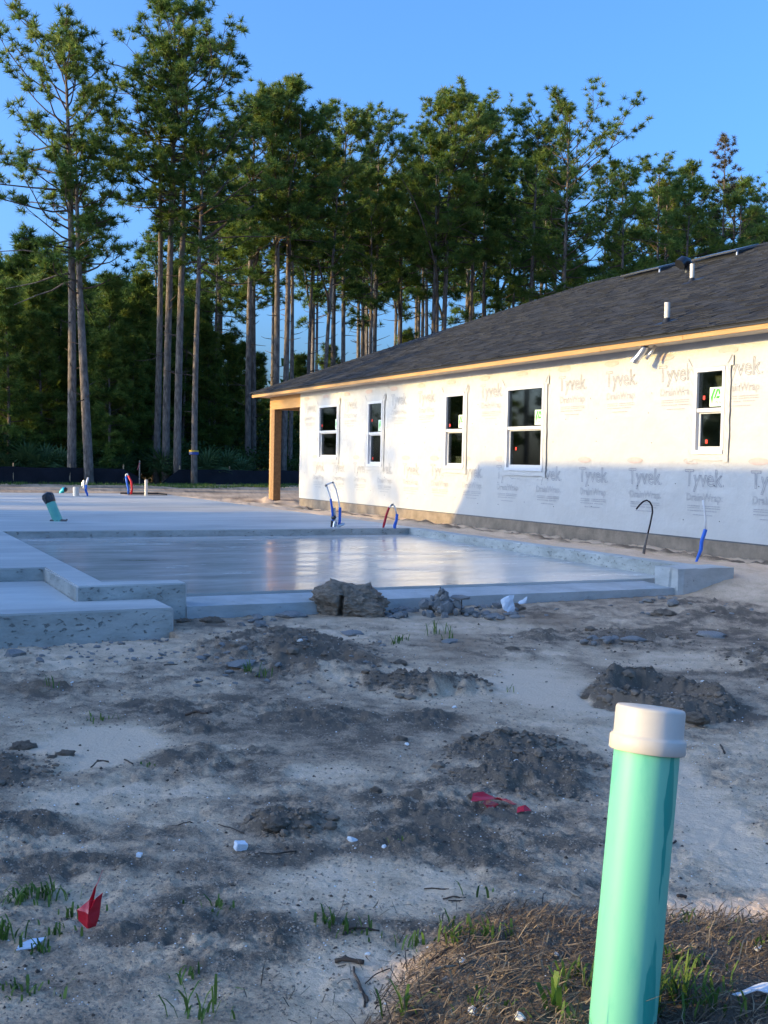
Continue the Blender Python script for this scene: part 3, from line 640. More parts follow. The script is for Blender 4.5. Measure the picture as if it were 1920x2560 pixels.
# ------------------------------------------------------------------ neighbouring house
house = link('house', None, loc=W(0, 0, 0), rot=(0, 0, FROT), label='unfinished single storey house in white wrap with black shingle roof', cat='house')
HL = 24.0; ZB = 0.335; ZT = 3.17; HWID = 12.4
WINS = [(1.38, 2.59, 1.392, 2.739), (4.38, 5.15, 1.24, 2.722), (8.12, 8.90, 1.243, 2.724), (10.47, 11.68, 1.236, 2.733), (15.55, 16.15, 1.545, 2.742)]
def wall_disp(a, z):
    d = 0.022 * (fbm(a * 1.3, z * 1.6, 5, 3) - 0.5) + 0.010 * (1 - np.abs(2 * fbm(a * 2.2 + 0.8 * z, z * 2.2 - a, 9, 3) - 1))
    for (w0, w1, z0, z1) in WINS:                      # creases pulling from the window corners
        for ca, cz, sx, sz in ((w0, z0, -1, -1), (w1, z0, 1, -1)):
            da, dz = a - ca, z - cz; rr_ = np.hypot(da, dz); an = np.arctan2(dz * sz, da * sx)
            d = d + 0.008 * np.sin(an * 9) * np.exp(-rr_ / 0.5) * np.clip(rr_ / 0.1, 0, 1)
    return d
def build_wall():
    ab_ = sorted(set([round(x, 4) for x in np.arange(0, HL + 0.01, 0.08)] + [w for q in WINS for w in q[:2]]))
    zb_ = sorted(set([round(x, 4) for x in np.linspace(ZB, ZT, 36)] + [w for q in WINS for w in q[2:]]))
    A_, Z_ = np.meshgrid(ab_, zb_); D = wall_disp(A_, Z_)
    na = len(ab_); mb = MB()
    mb.v = [(a, -0.004 - d, z) for a, z, d in zip(A_.ravel(), Z_.ravel(), D.ravel())]
    for i in range(len(zb_) - 1):
        zc = (zb_[i] + zb_[i + 1]) / 2
        for j in range(na - 1):
            ac = (ab_[j] + ab_[j + 1]) / 2
            if any(w[0] < ac < w[1] and w[2] < zc < w[3] for w in WINS): continue
            k = i * na + j
            mb.f.append((k, k + 1, k + na + 1, k + na)); mb.m.append(0)
    return part('wall', mb, M['wrap'], house, smooth=True)
wall = build_wall()
mb = MB()                                               # the walls out of sight and the dark inside
mb.add([(0, -0.004, ZB), (0, -0.004, ZT), (0, HWID, ZT), (0, HWID, ZB)], [(0, 1, 2, 3)])
mb.add([(HL, -0.004, ZB), (HL, -0.004, ZT), (HL, HWID, ZT), (HL, HWID, ZB)], [(3, 2, 1, 0)])
mb.add([(0, HWID, ZB), (0, HWID, ZT), (HL, HWID, ZT), (HL, HWID, ZB)], [(0, 1, 2, 3)])
part('outer_walls', mb, M['wrap'], house)
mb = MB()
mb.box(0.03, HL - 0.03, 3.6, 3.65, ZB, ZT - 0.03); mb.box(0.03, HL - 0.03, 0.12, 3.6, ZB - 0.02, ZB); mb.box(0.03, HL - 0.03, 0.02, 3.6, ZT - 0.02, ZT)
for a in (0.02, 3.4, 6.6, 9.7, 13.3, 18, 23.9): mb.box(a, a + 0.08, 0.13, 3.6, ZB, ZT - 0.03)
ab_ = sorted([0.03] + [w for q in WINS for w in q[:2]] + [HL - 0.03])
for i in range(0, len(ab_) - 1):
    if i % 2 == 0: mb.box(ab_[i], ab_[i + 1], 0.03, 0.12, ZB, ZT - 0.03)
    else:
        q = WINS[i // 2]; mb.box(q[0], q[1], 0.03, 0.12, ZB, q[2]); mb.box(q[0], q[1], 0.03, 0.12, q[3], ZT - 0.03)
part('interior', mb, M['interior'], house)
mb = MB(); mb.box(15.3, 15.75, 0.35, 0.40, ZB, ZT - 0.1); part('inner_board', mb, M['drywall'], house)
mb = MB(); mb.add([(15.74, 0.16, 2.66), (15.92, 0.17, 2.64), (15.94, 0.2, 2.30), (15.83, 0.19, 2.30)], [(0, 1, 2, 3)]); part('paper_strip', mb, M['paper'], house)
mb = MB()
for k in range(5): mb.box(8.26 + 0.01 * (k % 2), 8.5, 0.16, 0.3, 1.26 + k * 0.045, 1.30 + k * 0.045)
part('board_stack', mb, M['paper'], house)
# stem wall below the wrap
mb = MB(); mb.box(0, HL, 0.0, 0.2, -0.3, ZB - 0.004); mb.box(0.0, 0.2, 0.2, HWID, -0.3, ZB - 0.004)
part('stem_wall', mb, M['stemwall'], house)
mb = MB(); mb.box(0.02, HL, -0.003, 0.02, ZB - 0.02, ZB + 0.003); part('wrap_hem', mb, M['nail'], house)

# lettering of the wrap
def text_mesh(body, w, h, outline=0.0, res=2):
    cu = bpy.data.curves.new('lettering', 'FONT'); cu.body = body; cu.size = 1.0; cu.resolution_u = res
    if outline > 0: cu.fill_mode = 'NONE'; cu.bevel_depth = 0.012; cu.bevel_resolution = 0
    else: cu.fill_mode = 'FRONT'
    o = bpy.data.objects.new('lettering', cu); COL.objects.link(o)
    dg = bpy.context.evaluated_depsgraph_get(); dg.update()
    me = bpy.data.meshes.new_from_object(o.evaluated_get(dg))
    v = np.array([p.co[:] for p in me.vertices]); f = [tuple(p.vertices) for p in me.polygons]
    bpy.data.objects.remove(o); bpy.data.curves.remove(cu); bpy.data.meshes.remove(me)
    return v, f
def fit_text(body, x0, y0, w, cap, outline=0.0, desc=True):
    v, f = text_mesh(body, w, cap, outline)
    ca, _ = text_mesh('T', 1, 1, 0)
    caph = ca[:, 1].max() - ca[:, 1].min(); base = ca[:, 1].min()
    sx = w / (v[:, 0].max() - v[:, 0].min()); sy = cap / caph
    out = [(x0 + (p[0] - v[:, 0].min()) * sx, p[2] * 0.15, y0 + (p[1] - base) * sy) for p in v]
    return [(p[0], -p[1], p[2]) for p in out], f
LOGO = MB()
v, f = fit_text('Tyvek', 0.0, -0.235, 0.77, 0.235, 0.012); LOGO.add(v, f, 0)
v, f = fit_text('DrainWrap', 0.045, -0.445, 0.71, 0.105, 0.012); LOGO.add(v, f, 0)
v, f = fit_text('.', 0.785, -0.235, 0.012, 0.2); LOGO.add(v, f, 0)
v, f = fit_text('TM', 0.765, -0.44, 0.025, 0.016); LOGO.add(v, f, 0)
LOGO2 = MB()
for (x0, x1, z) in ((0.07, 0.33, -0.515), (0.37, 0.75, -0.515), (0.07, 0.33, -0.545), (0.37, 0.75, -0.545), (0.07, 0.42, -0.585), (0.45, 0.68, -0.585), (0.19, 0.60, -0.645)):
    xx = x0; rr_ = random.Random(int(x0 * 1000 + z * 7777))
    while xx < x1:
        w = rr_.uniform(0.02, 0.07); LOGO2.box(xx, min(xx + w, x1), -0.002, 0.001, z - 0.007, z + 0.004); xx += w + 0.008
OVAL = MB(); ring = [(0.14 + 0.19 * math.cos(2 * math.pi * k / 32), -0.001, 0.125 + 0.05 * math.sin(2 * math.pi * k / 32)) for k in range(32)]
OVAL.v = [(0.14, -0.001, 0.125)]
for q in range(1, 5): OVAL.v += [(0.14 + (r_[0] - 0.14) * q / 4, r_[1], 0.125 + (r_[2] - 0.125) * q / 4) for r_ in ring]
OVAL.f = [(0, 1 + k, 1 + (k + 1) % 32) for k in range(32)]
for q in range(3): OVAL.f += [(1 + q * 32 + k, 33 + q * 32 + k, 33 + q * 32 + (k + 1) % 32, 1 + q * 32 + (k + 1) % 32) for k in range(32)]
OVAL.m = [0] * len(OVAL.f)
lm1 = LOGO.mesh('wrap_lettering', M['print']); lm2 = LOGO2.mesh('wrap_fine_print', M['print_soft']); lm3 = OVAL.mesh('wrap_oval', M['oval'])
MARG = [(w[0] - 0.13, w[1] + 0.13, w[2] - 0.14, w[3] + 0.2) for w in WINS]
def place_print(name, me, a, z):
    co = np.array([v.co[:] for v in me.vertices]); hit = False
    for (w0, w1, z0, z1) in MARG:
        if a + co[:, 0].max() > w0 and a + co[:, 0].min() < w1 and z + co[:, 2].max() > z0 and z + co[:, 2].min() < z1: hit = True
    if z + co[:, 2].max() > ZT: hit = True
    if hit:
        bm = bmesh.new(); bm.from_mesh(me)
        kill = []
        for fc in bm.faces:
            c = fc.calc_center_median(); ca, cz = c.x + a, c.z + z
            if cz > ZT - 0.01 or any(w0 < ca < w1 and z0 < cz < z1 for (w0, w1, z0, z1) in MARG): kill.append(fc)
        bmesh.ops.delete(bm, geom=kill, context='FACES')
        if not bm.faces: bm.free(); return
        me = me.copy(); bm.to_mesh(me); bm.free()
    else: me = me.copy()
    co = np.empty(len(me.vertices) * 3); me.vertices.foreach_get('co', co); co = co.reshape(-1, 3)
    co[:, 1] = co[:, 1] * 0.5 - 0.007 - wall_disp(co[:, 0] + a, co[:, 2] + z); me.vertices.foreach_set('co', co.ravel()); me.update()
    link(name, me, wall, loc=(a, -0.0035, z), kind='stuff' if name != 'wrap_oval' else None)
for k in range(-1, 19):
    a = 15.385 + 1.31 * (k - 11)
    if a < 0.1 or a > HL - 1: continue
    place_print('wrap_lettering', lm1, a, 1.312); place_print('wrap_fine_print', lm2, a, 1.312); place_print('wrap_oval', lm3, a, 1.312)
    a -= 0.65
    if a < 0.1: continue
    place_print('wrap_lettering', lm1, a, 2.842); place_print('wrap_fine_print', lm2, a, 2.842); place_print('wrap_oval', lm3, a, 2.842)
mb = MB(); rn = random.Random(5)
for zz in (0.62, 1.05, 1.72, 2.1, 2.45):
    a = 0.3
    while a < HL:
        aa = a + rn.uniform(-0.1, 0.1); z_ = zz + rn.uniform(-0.06, 0.06)
        if not any(w0 < aa < w1 and z0 < z_ < z1 for (w0, w1, z0, z1) in MARG):
            mb.lathe([(0.008, -0.01), (0.008, 0.003), (0.005, 0.006)], 7, axis=(0, -1, 0), org=(aa, -0.004 - float(wall_disp(np.array([aa]), np.array([z_]))[0]), z_))
        a += rn.uniform(0.7, 1.5)
part('cap_nails', mb, M['nail'], wall, kind='stuff')

# windows
PL = MB()
PL.box(0, 0.30, -0.001, 0.0, 0, 0.27, 0)
def quad(mb, pts, mi): mb.add([(x, -0.003, z) for x, z in pts], [tuple(range(len(pts)))], mi)
def band(mb, cx, cz, ro, ri, a0, a1, mi, n=8):
    for k in range(n):
        t0 = a0 + (a1 - a0) * k / n; t1 = a0 + (a1 - a0) * (k + 1) / n
        quad(mb, [(cx + ri * math.cos(t0), cz + ri * math.sin(t0)), (cx + ro * math.cos(t0), cz + ro * math.sin(t0)), (cx + ro * math.cos(t1), cz + ro * math.sin(t1)), (cx + ri * math.cos(t1), cz + ri * math.sin(t1))], mi)
quad(PL, [(0.025, 0.13), (0.055, 0.03), (0.06, 0.08), (0.075, 0.15), (0.12, 0.245), (0.085, 0.25)][::1], 1)
quad(PL, [(0.085, 0.11), (0.115, 0.11), (0.175, 0.235), (0.145, 0.245)], 1)
quad(PL, [(0.165, 0.245), (0.20, 0.235), (0.215, 0.18), (0.19, 0.16)], 1)
quad(PL, [(0.13, 0.11), (0.195, 0.11), (0.21, 0.145), (0.145, 0.145)], 1)
v, f = fit_text('Ply Gem', 0.125, 0.042, 0.165, 0.036); PL.add([(x, -0.003, z) for x, y, z in v], f, 2)
pl_me = PL.mesh('sticker', [M['stick_bg'], M['stick_gr'], M['stick_tx']])
def window(i, a0, a1, z0, z1, stick, dots):
    fw = 0.045
    mb = MB()
    mb.box(a0 - 0.01, a1 + 0.01, -0.04, 0.075, z1 - fw, z1 + 0.01); mb.box(a0 - 0.01, a1 + 0.01, -0.046, 0.075, z0 - 0.01, z0 + fw)
    mb.box(a0 - 0.01, a0 + fw, -0.037, 0.072, z0 + fw, z1 - fw); mb.box(a1 - fw, a1 + 0.01, -0.037, 0.072, z0 + fw, z1 - fw)
    root = part('window', mb, M['vinyl'], house)
    zm = (z0 + z1) / 2 + 0.01
    mb = MB(); mb.box(a0 + fw, a1 - fw, -0.026, 0.05, zm - 0.025, zm + 0.03); part('meeting_rail', mb, M['vinyl'], root)
    mb = MB(); s = 0.04
    la, lb, lz0, lz1 = a0 + fw, a1 - fw, z0 + fw, zm - 0.025
    mb.box(la, lb, 0.012, 0.05, lz1 - 0.022, lz1); mb.box(la, lb, 0.012, 0.05, lz0, lz0 + s + 0.012)
    mb.box(la, la + s, 0.013, 0.049, lz0 + s + 0.012, lz1 - 0.022); mb.box(lb - s * 0.6, lb, 0.013, 0.049, lz0 + s + 0.012, lz1 - 0.022)
    part('sash', mb, M['vinyl'], root)
    mb = MB(); mb.box(a0 + fw, a1 - fw, 0.004, 0.008, zm + 0.03, z1 - fw); part('pane', mb, M['glass'], root)
    mb = MB(); mb.box(la + s, lb - s * 0.6, 0.030, 0.034, lz0 + s + 0.012, lz1 - 0.022); part('pane', mb, M['glass'], root)
    if stick:
        sc, da = stick
        o = link('sticker', pl_me, root, loc=(a1 - fw - 0.30 * sc + da, 0.001, zm + 0.05)); o.scale = (sc, 1, sc)
        # crop what would run over the frame
        if da > 0:
            bm = bmesh.new(); bm.from_mesh(pl_me); lim = (0.30 * sc - da) / sc
            bmesh.ops.bisect_plane(bm, geom=bm.verts[:] + bm.edges[:] + bm.faces[:], plane_co=(lim, 0, 0), plane_no=(1, 0, 0), clear_outer=True)
            o.data = pl_me.copy(); bm.to_mesh(o.data); bm.free()
    for (fa, fz, low) in dots:
        mb = MB(); aa = a0 + fa * (a1 - a0); zz = z0 + fz * (z1 - z0)
        mb.box(aa - 0.022, aa + 0.022, 0.024 if low else -0.002, 0.028 if low else 0.002, zz - 0.028, zz + 0.028); part('red_tag', bevel_mb(mb), M['reddot'], root)
    # flashing tape round the frame, each strip a little proud of the wrap
    for nm, (b0, b1, c0, c1) in (('side', (a0 - 0.11, a0 - 0.012, z0 - 0.12, z1 + 0.06)), ('side', (a1 + 0.012, a1 + 0.11, z0 - 0.12, z1 + 0.06)), ('top', (a0 - 0.16, a1 + 0.16, z1 + 0.012, z1 + 0.15)), ('bottom', (a0 - 0.012, a1 + 0.012, z0 - 0.10, z0 - 0.012))):
        mb = MB(); na = max(2, int((b1 - b0) / 0.05)); nz_ = max(2, int((c1 - c0) / 0.05))
        for q in range(nz_ + 1):
            for r_ in range(na + 1):
                aa = b0 + (b1 - b0) * r_ / na; zz = c0 + (c1 - c0) * q / nz_
                jig = 0.012 * mnoise.noise((aa * 6, zz * 6, i * 3.0)) if (q in (0, nz_) or r_ in (0, na)) else 0
                mb.v.append((aa + jig, (-0.033 if nm == 'top' else -0.030) - 0.006 * abs(mnoise.noise((aa * 7, zz * 5, 1.0))), zz + jig))
        for q in range(nz_):
            for r_ in range(na): k = q * (na + 1) + r_; mb.f.append((k, k + 1, k + na + 2, k + na + 1)); mb.m.append(0)
        part('flashing_tape', mb, M['tape'], root, True)
    mb = MB()
    zz = z0 - 0.05
    while zz < z1 - 0.05:                                # slanted print on the tape
        for x0, x1 in ((a0 - 0.10, a0 - 0.03), (a1 + 0.03, a1 + 0.10)):
            mb.add([(x0, -0.042, zz + 0.10), (x1, -0.042, zz), (x1, -0.042, zz + 0.006), (x0, -0.042, zz + 0.106)], [(0, 1, 2, 3)])
        zz += 0.17
    for sx, ca in ((-1, a0 - 0.05), (1, a1 + 0.05)):     # tape ears folded over the upper corners
        mb.add([(ca, -0.042, z1 + 0.05), (ca + sx * 0.09, -0.042, z1 + 0.17), (ca + sx * 0.10, -0.042, z1 + 0.15), (ca + sx * 0.012, -0.042, z1 + 0.04)], [(0, 1, 2, 3)])
    part('tape_print', mb, M['print'], root, kind='stuff')
    return root
def bevel_mb(mb): return mb
window(0, *WINS[0], (0.95, 0.13), [(0.12, 0.63, 0)])
window(1, *WINS[1], (0.95, 0.08), [(0.22, 0.71, 0), (0.24, 0.12, 1)])
window(2, *WINS[2], (0.95, 0.06), [(0.2, 0.58, 0)])
window(3, *WINS[3], (0.98, 0.03), [(0.22, 0.26, 1)])
window(4, *WINS[4], (1.0, 0.02), [(0.27, 0.66, 0), (0.35, 0.14, 1)])

# eaves, fascia and roof
OV = 0.40; EA = -2.79; ZE = 3.24; PIT = 0.4167; HWR = 6.6; ZR = ZE + PIT * HWR
a = EA; k = 0
for ln in (3.9, 4.9, 3.6, 4.2, 1.9, 2.4, 4.9, 2.0):
    mb = MB(); zj = 0.004 * ((k * 7) % 3 - 1)
    e = min(a + ln, HL + 0.9)
    mb.box(a + 0.0015, e - 0.0015, -OV - 0.02 + zj * 0.5, -OV + 0.02, 3.123 + zj, 3.215 + zj); part('fascia_board', mb, M['lumber'], house); a = e; k += 1
mb = MB(); mb.box(EA - 0.02, EA + 0.02, -OV - 0.02, HWID + OV, 3.125, 3.214); part('fascia_board', mb, M['lumber'], house)
mb = MB(); mb.box(EA + 0.02, HL + 0.8, -OV + 0.02, -0.03, 3.135, 3.147); mb.box(EA + 0.02, -0.03, -0.03, HWID, 3.135, 3.147); part('soffit', mb, M['soffit'], house)
mb = MB(); mb.box(EA - 0.035, HL + 0.9, -OV - 0.035, -OV - 0.021, 3.195, 3.265); mb.box(EA - 0.035, EA - 0.021, -OV - 0.035, HWID + OV, 3.195, 3.265); part('drip_edge', mb, M['drip'], house)
rb = -OV - 0.04; re_ = EA - 0.04; rz = ZE + 0.012
b2 = HWID + OV; bm_ = (rb + b2) / 2; zr = rz + PIT * (bm_ - rb); ha = re_ + (bm_ - rb) * 1.06
mb = MB()
mb.add([(re_, rb, rz), (HL + 0.9, rb, rz), (HL + 0.9, bm_, zr), (ha, bm_, zr)], [(0, 1, 2, 3)])
mb.add([(re_, b2, rz), (HL + 0.9, b2, rz), (HL + 0.9, bm_, zr), (ha, bm_, zr)], [(3, 2, 1, 0)])
mb.add([(re_, rb, rz), (re_, b2, rz), (ha, bm_, zr)], [(2, 1, 0)])
mb.add([(re_, rb, rz - 0.03), (HL + 0.9, rb, rz - 0.03), (HL + 0.9, b2, rz - 0.03), (re_, b2, rz - 0.03)], [(3, 2, 1, 0)])
mb.add([(re_, rb, rz - 0.03), (HL + 0.9, rb, rz - 0.03), (HL + 0.9, rb, rz), (re_, rb, rz)], [(0, 1, 2, 3)])
mb.add([(HL + 0.9, rb, rz - 0.03), (HL + 0.9, b2, rz - 0.03), (HL + 0.9, bm_, zr)], [(0, 1, 2)])
mb.t = [0.4] * len(mb.f)
roof = part('roof', mb, M['shingle'], house)
sl = math.hypot(1, PIT); SL = (bm_ - rb) * sl; cs, sn = 1 / sl, PIT / sl
def rp(a, s, h): return (a, rb + s * cs - h * sn, rz + s * sn + h * cs)
TABS = []; TF = [(0, 1, 3, 2), (2, 3, 4, 5), (0, 2, 5), (1, 4, 3)]
rn = random.Random(3); ex = 0.143; s = -0.02; row = 0
while s < SL - 0.05:
    amin = re_ + 1.06 * max(0, s) * cs; a = amin - rn.uniform(0, 0.3)
    while a < HL + 0.85:
        w = rn.uniform(0.10, 0.42); x0 = max(a, amin); x1 = a + w
        if x1 > x0 + 0.01:
            th = rn.choice((0.006, 0.008, 0.013, 0.016)); lift = rn.uniform(0, 0.004)
            s0 = s + rn.uniform(-0.004, 0.004); s1 = s + ex + 0.03
            TABS.append(([rp(x0, s0, 0.001), rp(x1, s0, 0.001), rp(x0, s0, th + lift), rp(x1, s0, th + lift), rp(x1, s1, 0.003), rp(x0, s1, 0.003)], rn.choice((0.15, 0.3, 0.5, 0.75, 0.95))))
        a += w
    s += ex; row += 1
def tab_key(t):                             # the ones that show largest come first
    q = W(*t[0][0]); return (t[0][0][0] > 16.9 + 0.4 * t[0][0][1]) * 1e3 + math.hypot(q.x, q.y) - 6 * abs(t[0][1][0] - t[0][0][0])
TABS.sort(key=tab_key)
for vs, tn in TABS[:300]:
    mb = MB(); o0 = Vector(vs[0]); mb.add([Vector(v) - o0 for v in vs], TF); mb.t = [tn] * 4
    part('shingle', mb, M['shingle'], roof, loc=o0)
mb = MB(); mb.t = []
for vs, tn in TABS[300:]: mb.add(vs, TF); mb.t += [tn] * 4
part('shingle_courses', mb, M['shingle'], roof, kind='stuff')
mb = MB(); mb.t = []
def cap_run(p0, p1, n, wd):
    p0, p1 = Vector(p0), Vector(p1); d = (p1 - p0) / n; side = d.cross(Vector((0, 0, 1))).normalized() * wd
    for i in range(n):
        q0 = p0 + d * i + Vector((0, 0, 0.03)); q1 = p0 + d * (i + 1.35) + Vector((0, 0, 0.014)); dn = Vector((0, 0, 0.42 * wd + 0.012))
        mb.add([q0 - side - dn, q0, q0 + side - dn, q1 - side - dn, q1, q1 + side - dn], [(0, 1, 4, 3), (1, 2, 5, 4), (0, 2, 1)])
        mb.t += [rn.uniform(0.2, 0.8)] * 3
cap_run((re_, rb, rz), (ha, bm_, zr), 62, 0.13); cap_run((re_, b2, rz), (ha, bm_, zr), 62, 0.13); cap_run((ha, bm_, zr), (HL + 0.9, bm_, zr), 100, 0.13)
part('ridge_caps', mb, M['shingle'], roof, kind='stuff')
# vents and pipes on the roof
def roof_z(b): return rz + PIT * (b - rb)
for a0, a1, s in ((6.62, 7.95, (5.52 - rb) * sl), (9.05, 10.38, (5.52 - rb) * sl)):
    mb = MB()
    def wedge(a0, a1, s0, s1, h0, h1): mb.add([rp(a0, s0, 0.0), rp(a1, s0, 0.0), rp(a1, s1, 0.0), rp(a0, s1, 0.0), rp(a0, s0, h0), rp(a1, s0, h0), rp(a1, s1, h1), rp(a0, s1, h1)], [(3,2,1,0),(4,5,6,7),(0,1,5,4),(1,2,6,5),(2,3,7,6),(3,0,4,7)])
    wedge(a0, a1, s, s + 0.50, 0.06, 0.02); o = part('ridge_vent', mb, M['blackmetal'], house)
    mb = MB(); mb.add([rp(a0 - 0.02, s - 0.08, 0.095), rp(a1 + 0.02, s - 0.08, 0.095), rp(a1 + 0.02, s + 0.55, 0.04), rp(a0 - 0.02, s + 0.55, 0.04), rp(a0 - 0.02, s - 0.08, 0.125), rp(a1 + 0.02, s - 0.08, 0.125), rp(a1 + 0.02, s + 0.55, 0.06), rp(a0 - 0.02, s + 0.55, 0.06)], [(3,2,1,0),(4,5,6,7),(0,1,5,4),(1,2,6,5),(2,3,7,6),(3,0,4,7)])
    part('hood', mb, M['hood'], o)
    mb = MB(); mb.box(-0.015, 0.015, -0.015, 0.015, 0, 0.095); q = rp(a1 - 0.02, s - 0.05, 0.0); part('bracket', mb, M['galv'], o, loc=q)
for (a, b, h) in ((14.57, 0.234, 0.30), (11.42, 3.403, 0.33)):
    zz = roof_z(b); mb = MB(); mb.lathe([(0.043, -0.05), (0.043, h), (0.036, h + 0.002), (0.036, h - 0.1)], 16, org=(a, b, zz)); o = part('vent_pipe', mb, M['pvcwhite'], house, True, angle=R(40))
    mb = MB(); mb.lathe([(0.075, -0.01), (0.05, 0.05), (0.047, 0.07)], 16, org=(a, b, zz)); q = 0.17
    mb.add([(a - q, b - q, zz + 0.012 - q * PIT), (a + q, b - q, zz + 0.012 - q * PIT), (a + q, b + q, zz + 0.012 + q * PIT), (a - q, b + q, zz + 0.012 + q * PIT)], [(0, 1, 2, 3)])
    part('pipe_boot', mb, M['drip'], o)
a, b = 9.85, 4.55; zz = roof_z(b); mb = MB()
mb.tube([(a, b + 0.1, zz - 0.05), (a, b + 0.1, zz + 0.16), (a, b + 0.06, zz + 0.24), (a, b - 0.04, zz + 0.25), (a, b - 0.13, zz + 0.17)], [0.09, 0.09, 0.1, 0.11, 0.12], 14); part('gooseneck_vent', mb, M['blackmetal'], house, True, angle=R(50))
mb = MB()
pts = []; rs = []
for i in range(17):
    t_ = i / 16; pts.append((14.72 - 0.17 * t_, -0.27 - 0.06 * t_ ** 2, 3.135 - 0.21 * t_)); rs.append(0.052 + 0.005 * (i % 2))
mb.tube(pts, rs, 14); mb.tube([(14.56, -0.326, 2.94), (14.54, -0.335, 2.90)], [0.066, 0.068], 14)
o = part('vent_duct', mb, M['galv'], house, True)
mb = MB(); mb.tube([(14.86, -0.20, 3.13), (14.80, -0.23, 3.03), (14.74, -0.27, 2.94)], 0.026, 8); part('duct_strap', mb, M['galv'], o, True)
mb = MB(); mb.lathe([(0.05, 0), (0.05, 0.002)], 14, axis=(-0.35, -0.1, -0.9), org=(14.537, -0.336, 2.897)); part('duct_mouth', mb, M['interior'], o)
# porch post and header
mb = MB(); mb.box(-2.30, -2.04, 0.0, 0.215, -0.2, 2.772); part('porch_post', mb, M['osb'], house)
mb = MB(); mb.box(-2.42, -2.304, 0.003, 0.21, -0.2, 2.771) ; part('post_stud', mb, M['lumber'], house)
mb = MB(); mb.box(-2.42, -0.006, 0.0, 0.2, 2.775, 3.13); part('porch_header', mb, M['lumber'], house)
mb = MB(); mb.box(-2.42, -2.1, HWID - 0.3, HWID, -0.2, 2.772); part('porch_post', mb, M['osb'], house)
mb = MB(); mb.box(-2.42, -2.22, 0.203, HWID, 2.777, 3.13); part('porch_header', mb, M['lumber'], house)

# ------------------------------------------------------------------ house on the far left, out of the frame: it throws the evening shade
nb = link('house', None, loc=W(0, 0, 0), rot=(0, 0, FROT), label='gabled neighbour house far to the left, outside the photograph', cat='house')
ga, gb, rbn, hz = 4.04, 21.2, -22.0, 6.19
mb = MB(); mb.box(ga + 0.3, gb - 0.3, -28.0, -16.0, -0.2, 3.0)
mb.add([(ga + 0.3, -28, 3.0), (ga + 0.3, -16, 3.0), (ga + 0.3, rbn, 6.0)], [(0, 1, 2)]); mb.add([(gb - 0.3, -28, 3.0), (gb - 0.3, -16, 3.0), (gb - 0.3, rbn, 6.0)], [(2, 1, 0)])
part('walls', mb, M['stucco'], nb)
mb = MB()
for sgn in (-1, 1):
    eb = rbn + sgn * 6.5; ez = hz - 6.5 * 0.5
    mb.add([(ga, eb, ez), (gb, eb, ez), (gb, rbn, hz), (ga, rbn, hz), (ga, eb, ez - 0.15), (gb, eb, ez - 0.15), (gb, rbn, hz - 0.15), (ga, rbn, hz - 0.15)], [(0,1,2,3),(7,6,5,4),(0,4,5,1),(0,3,7,4),(1,5,6,2)])
mb.t = [0.4] * len(mb.f)
part('roof', mb, M['shingle'], nb)
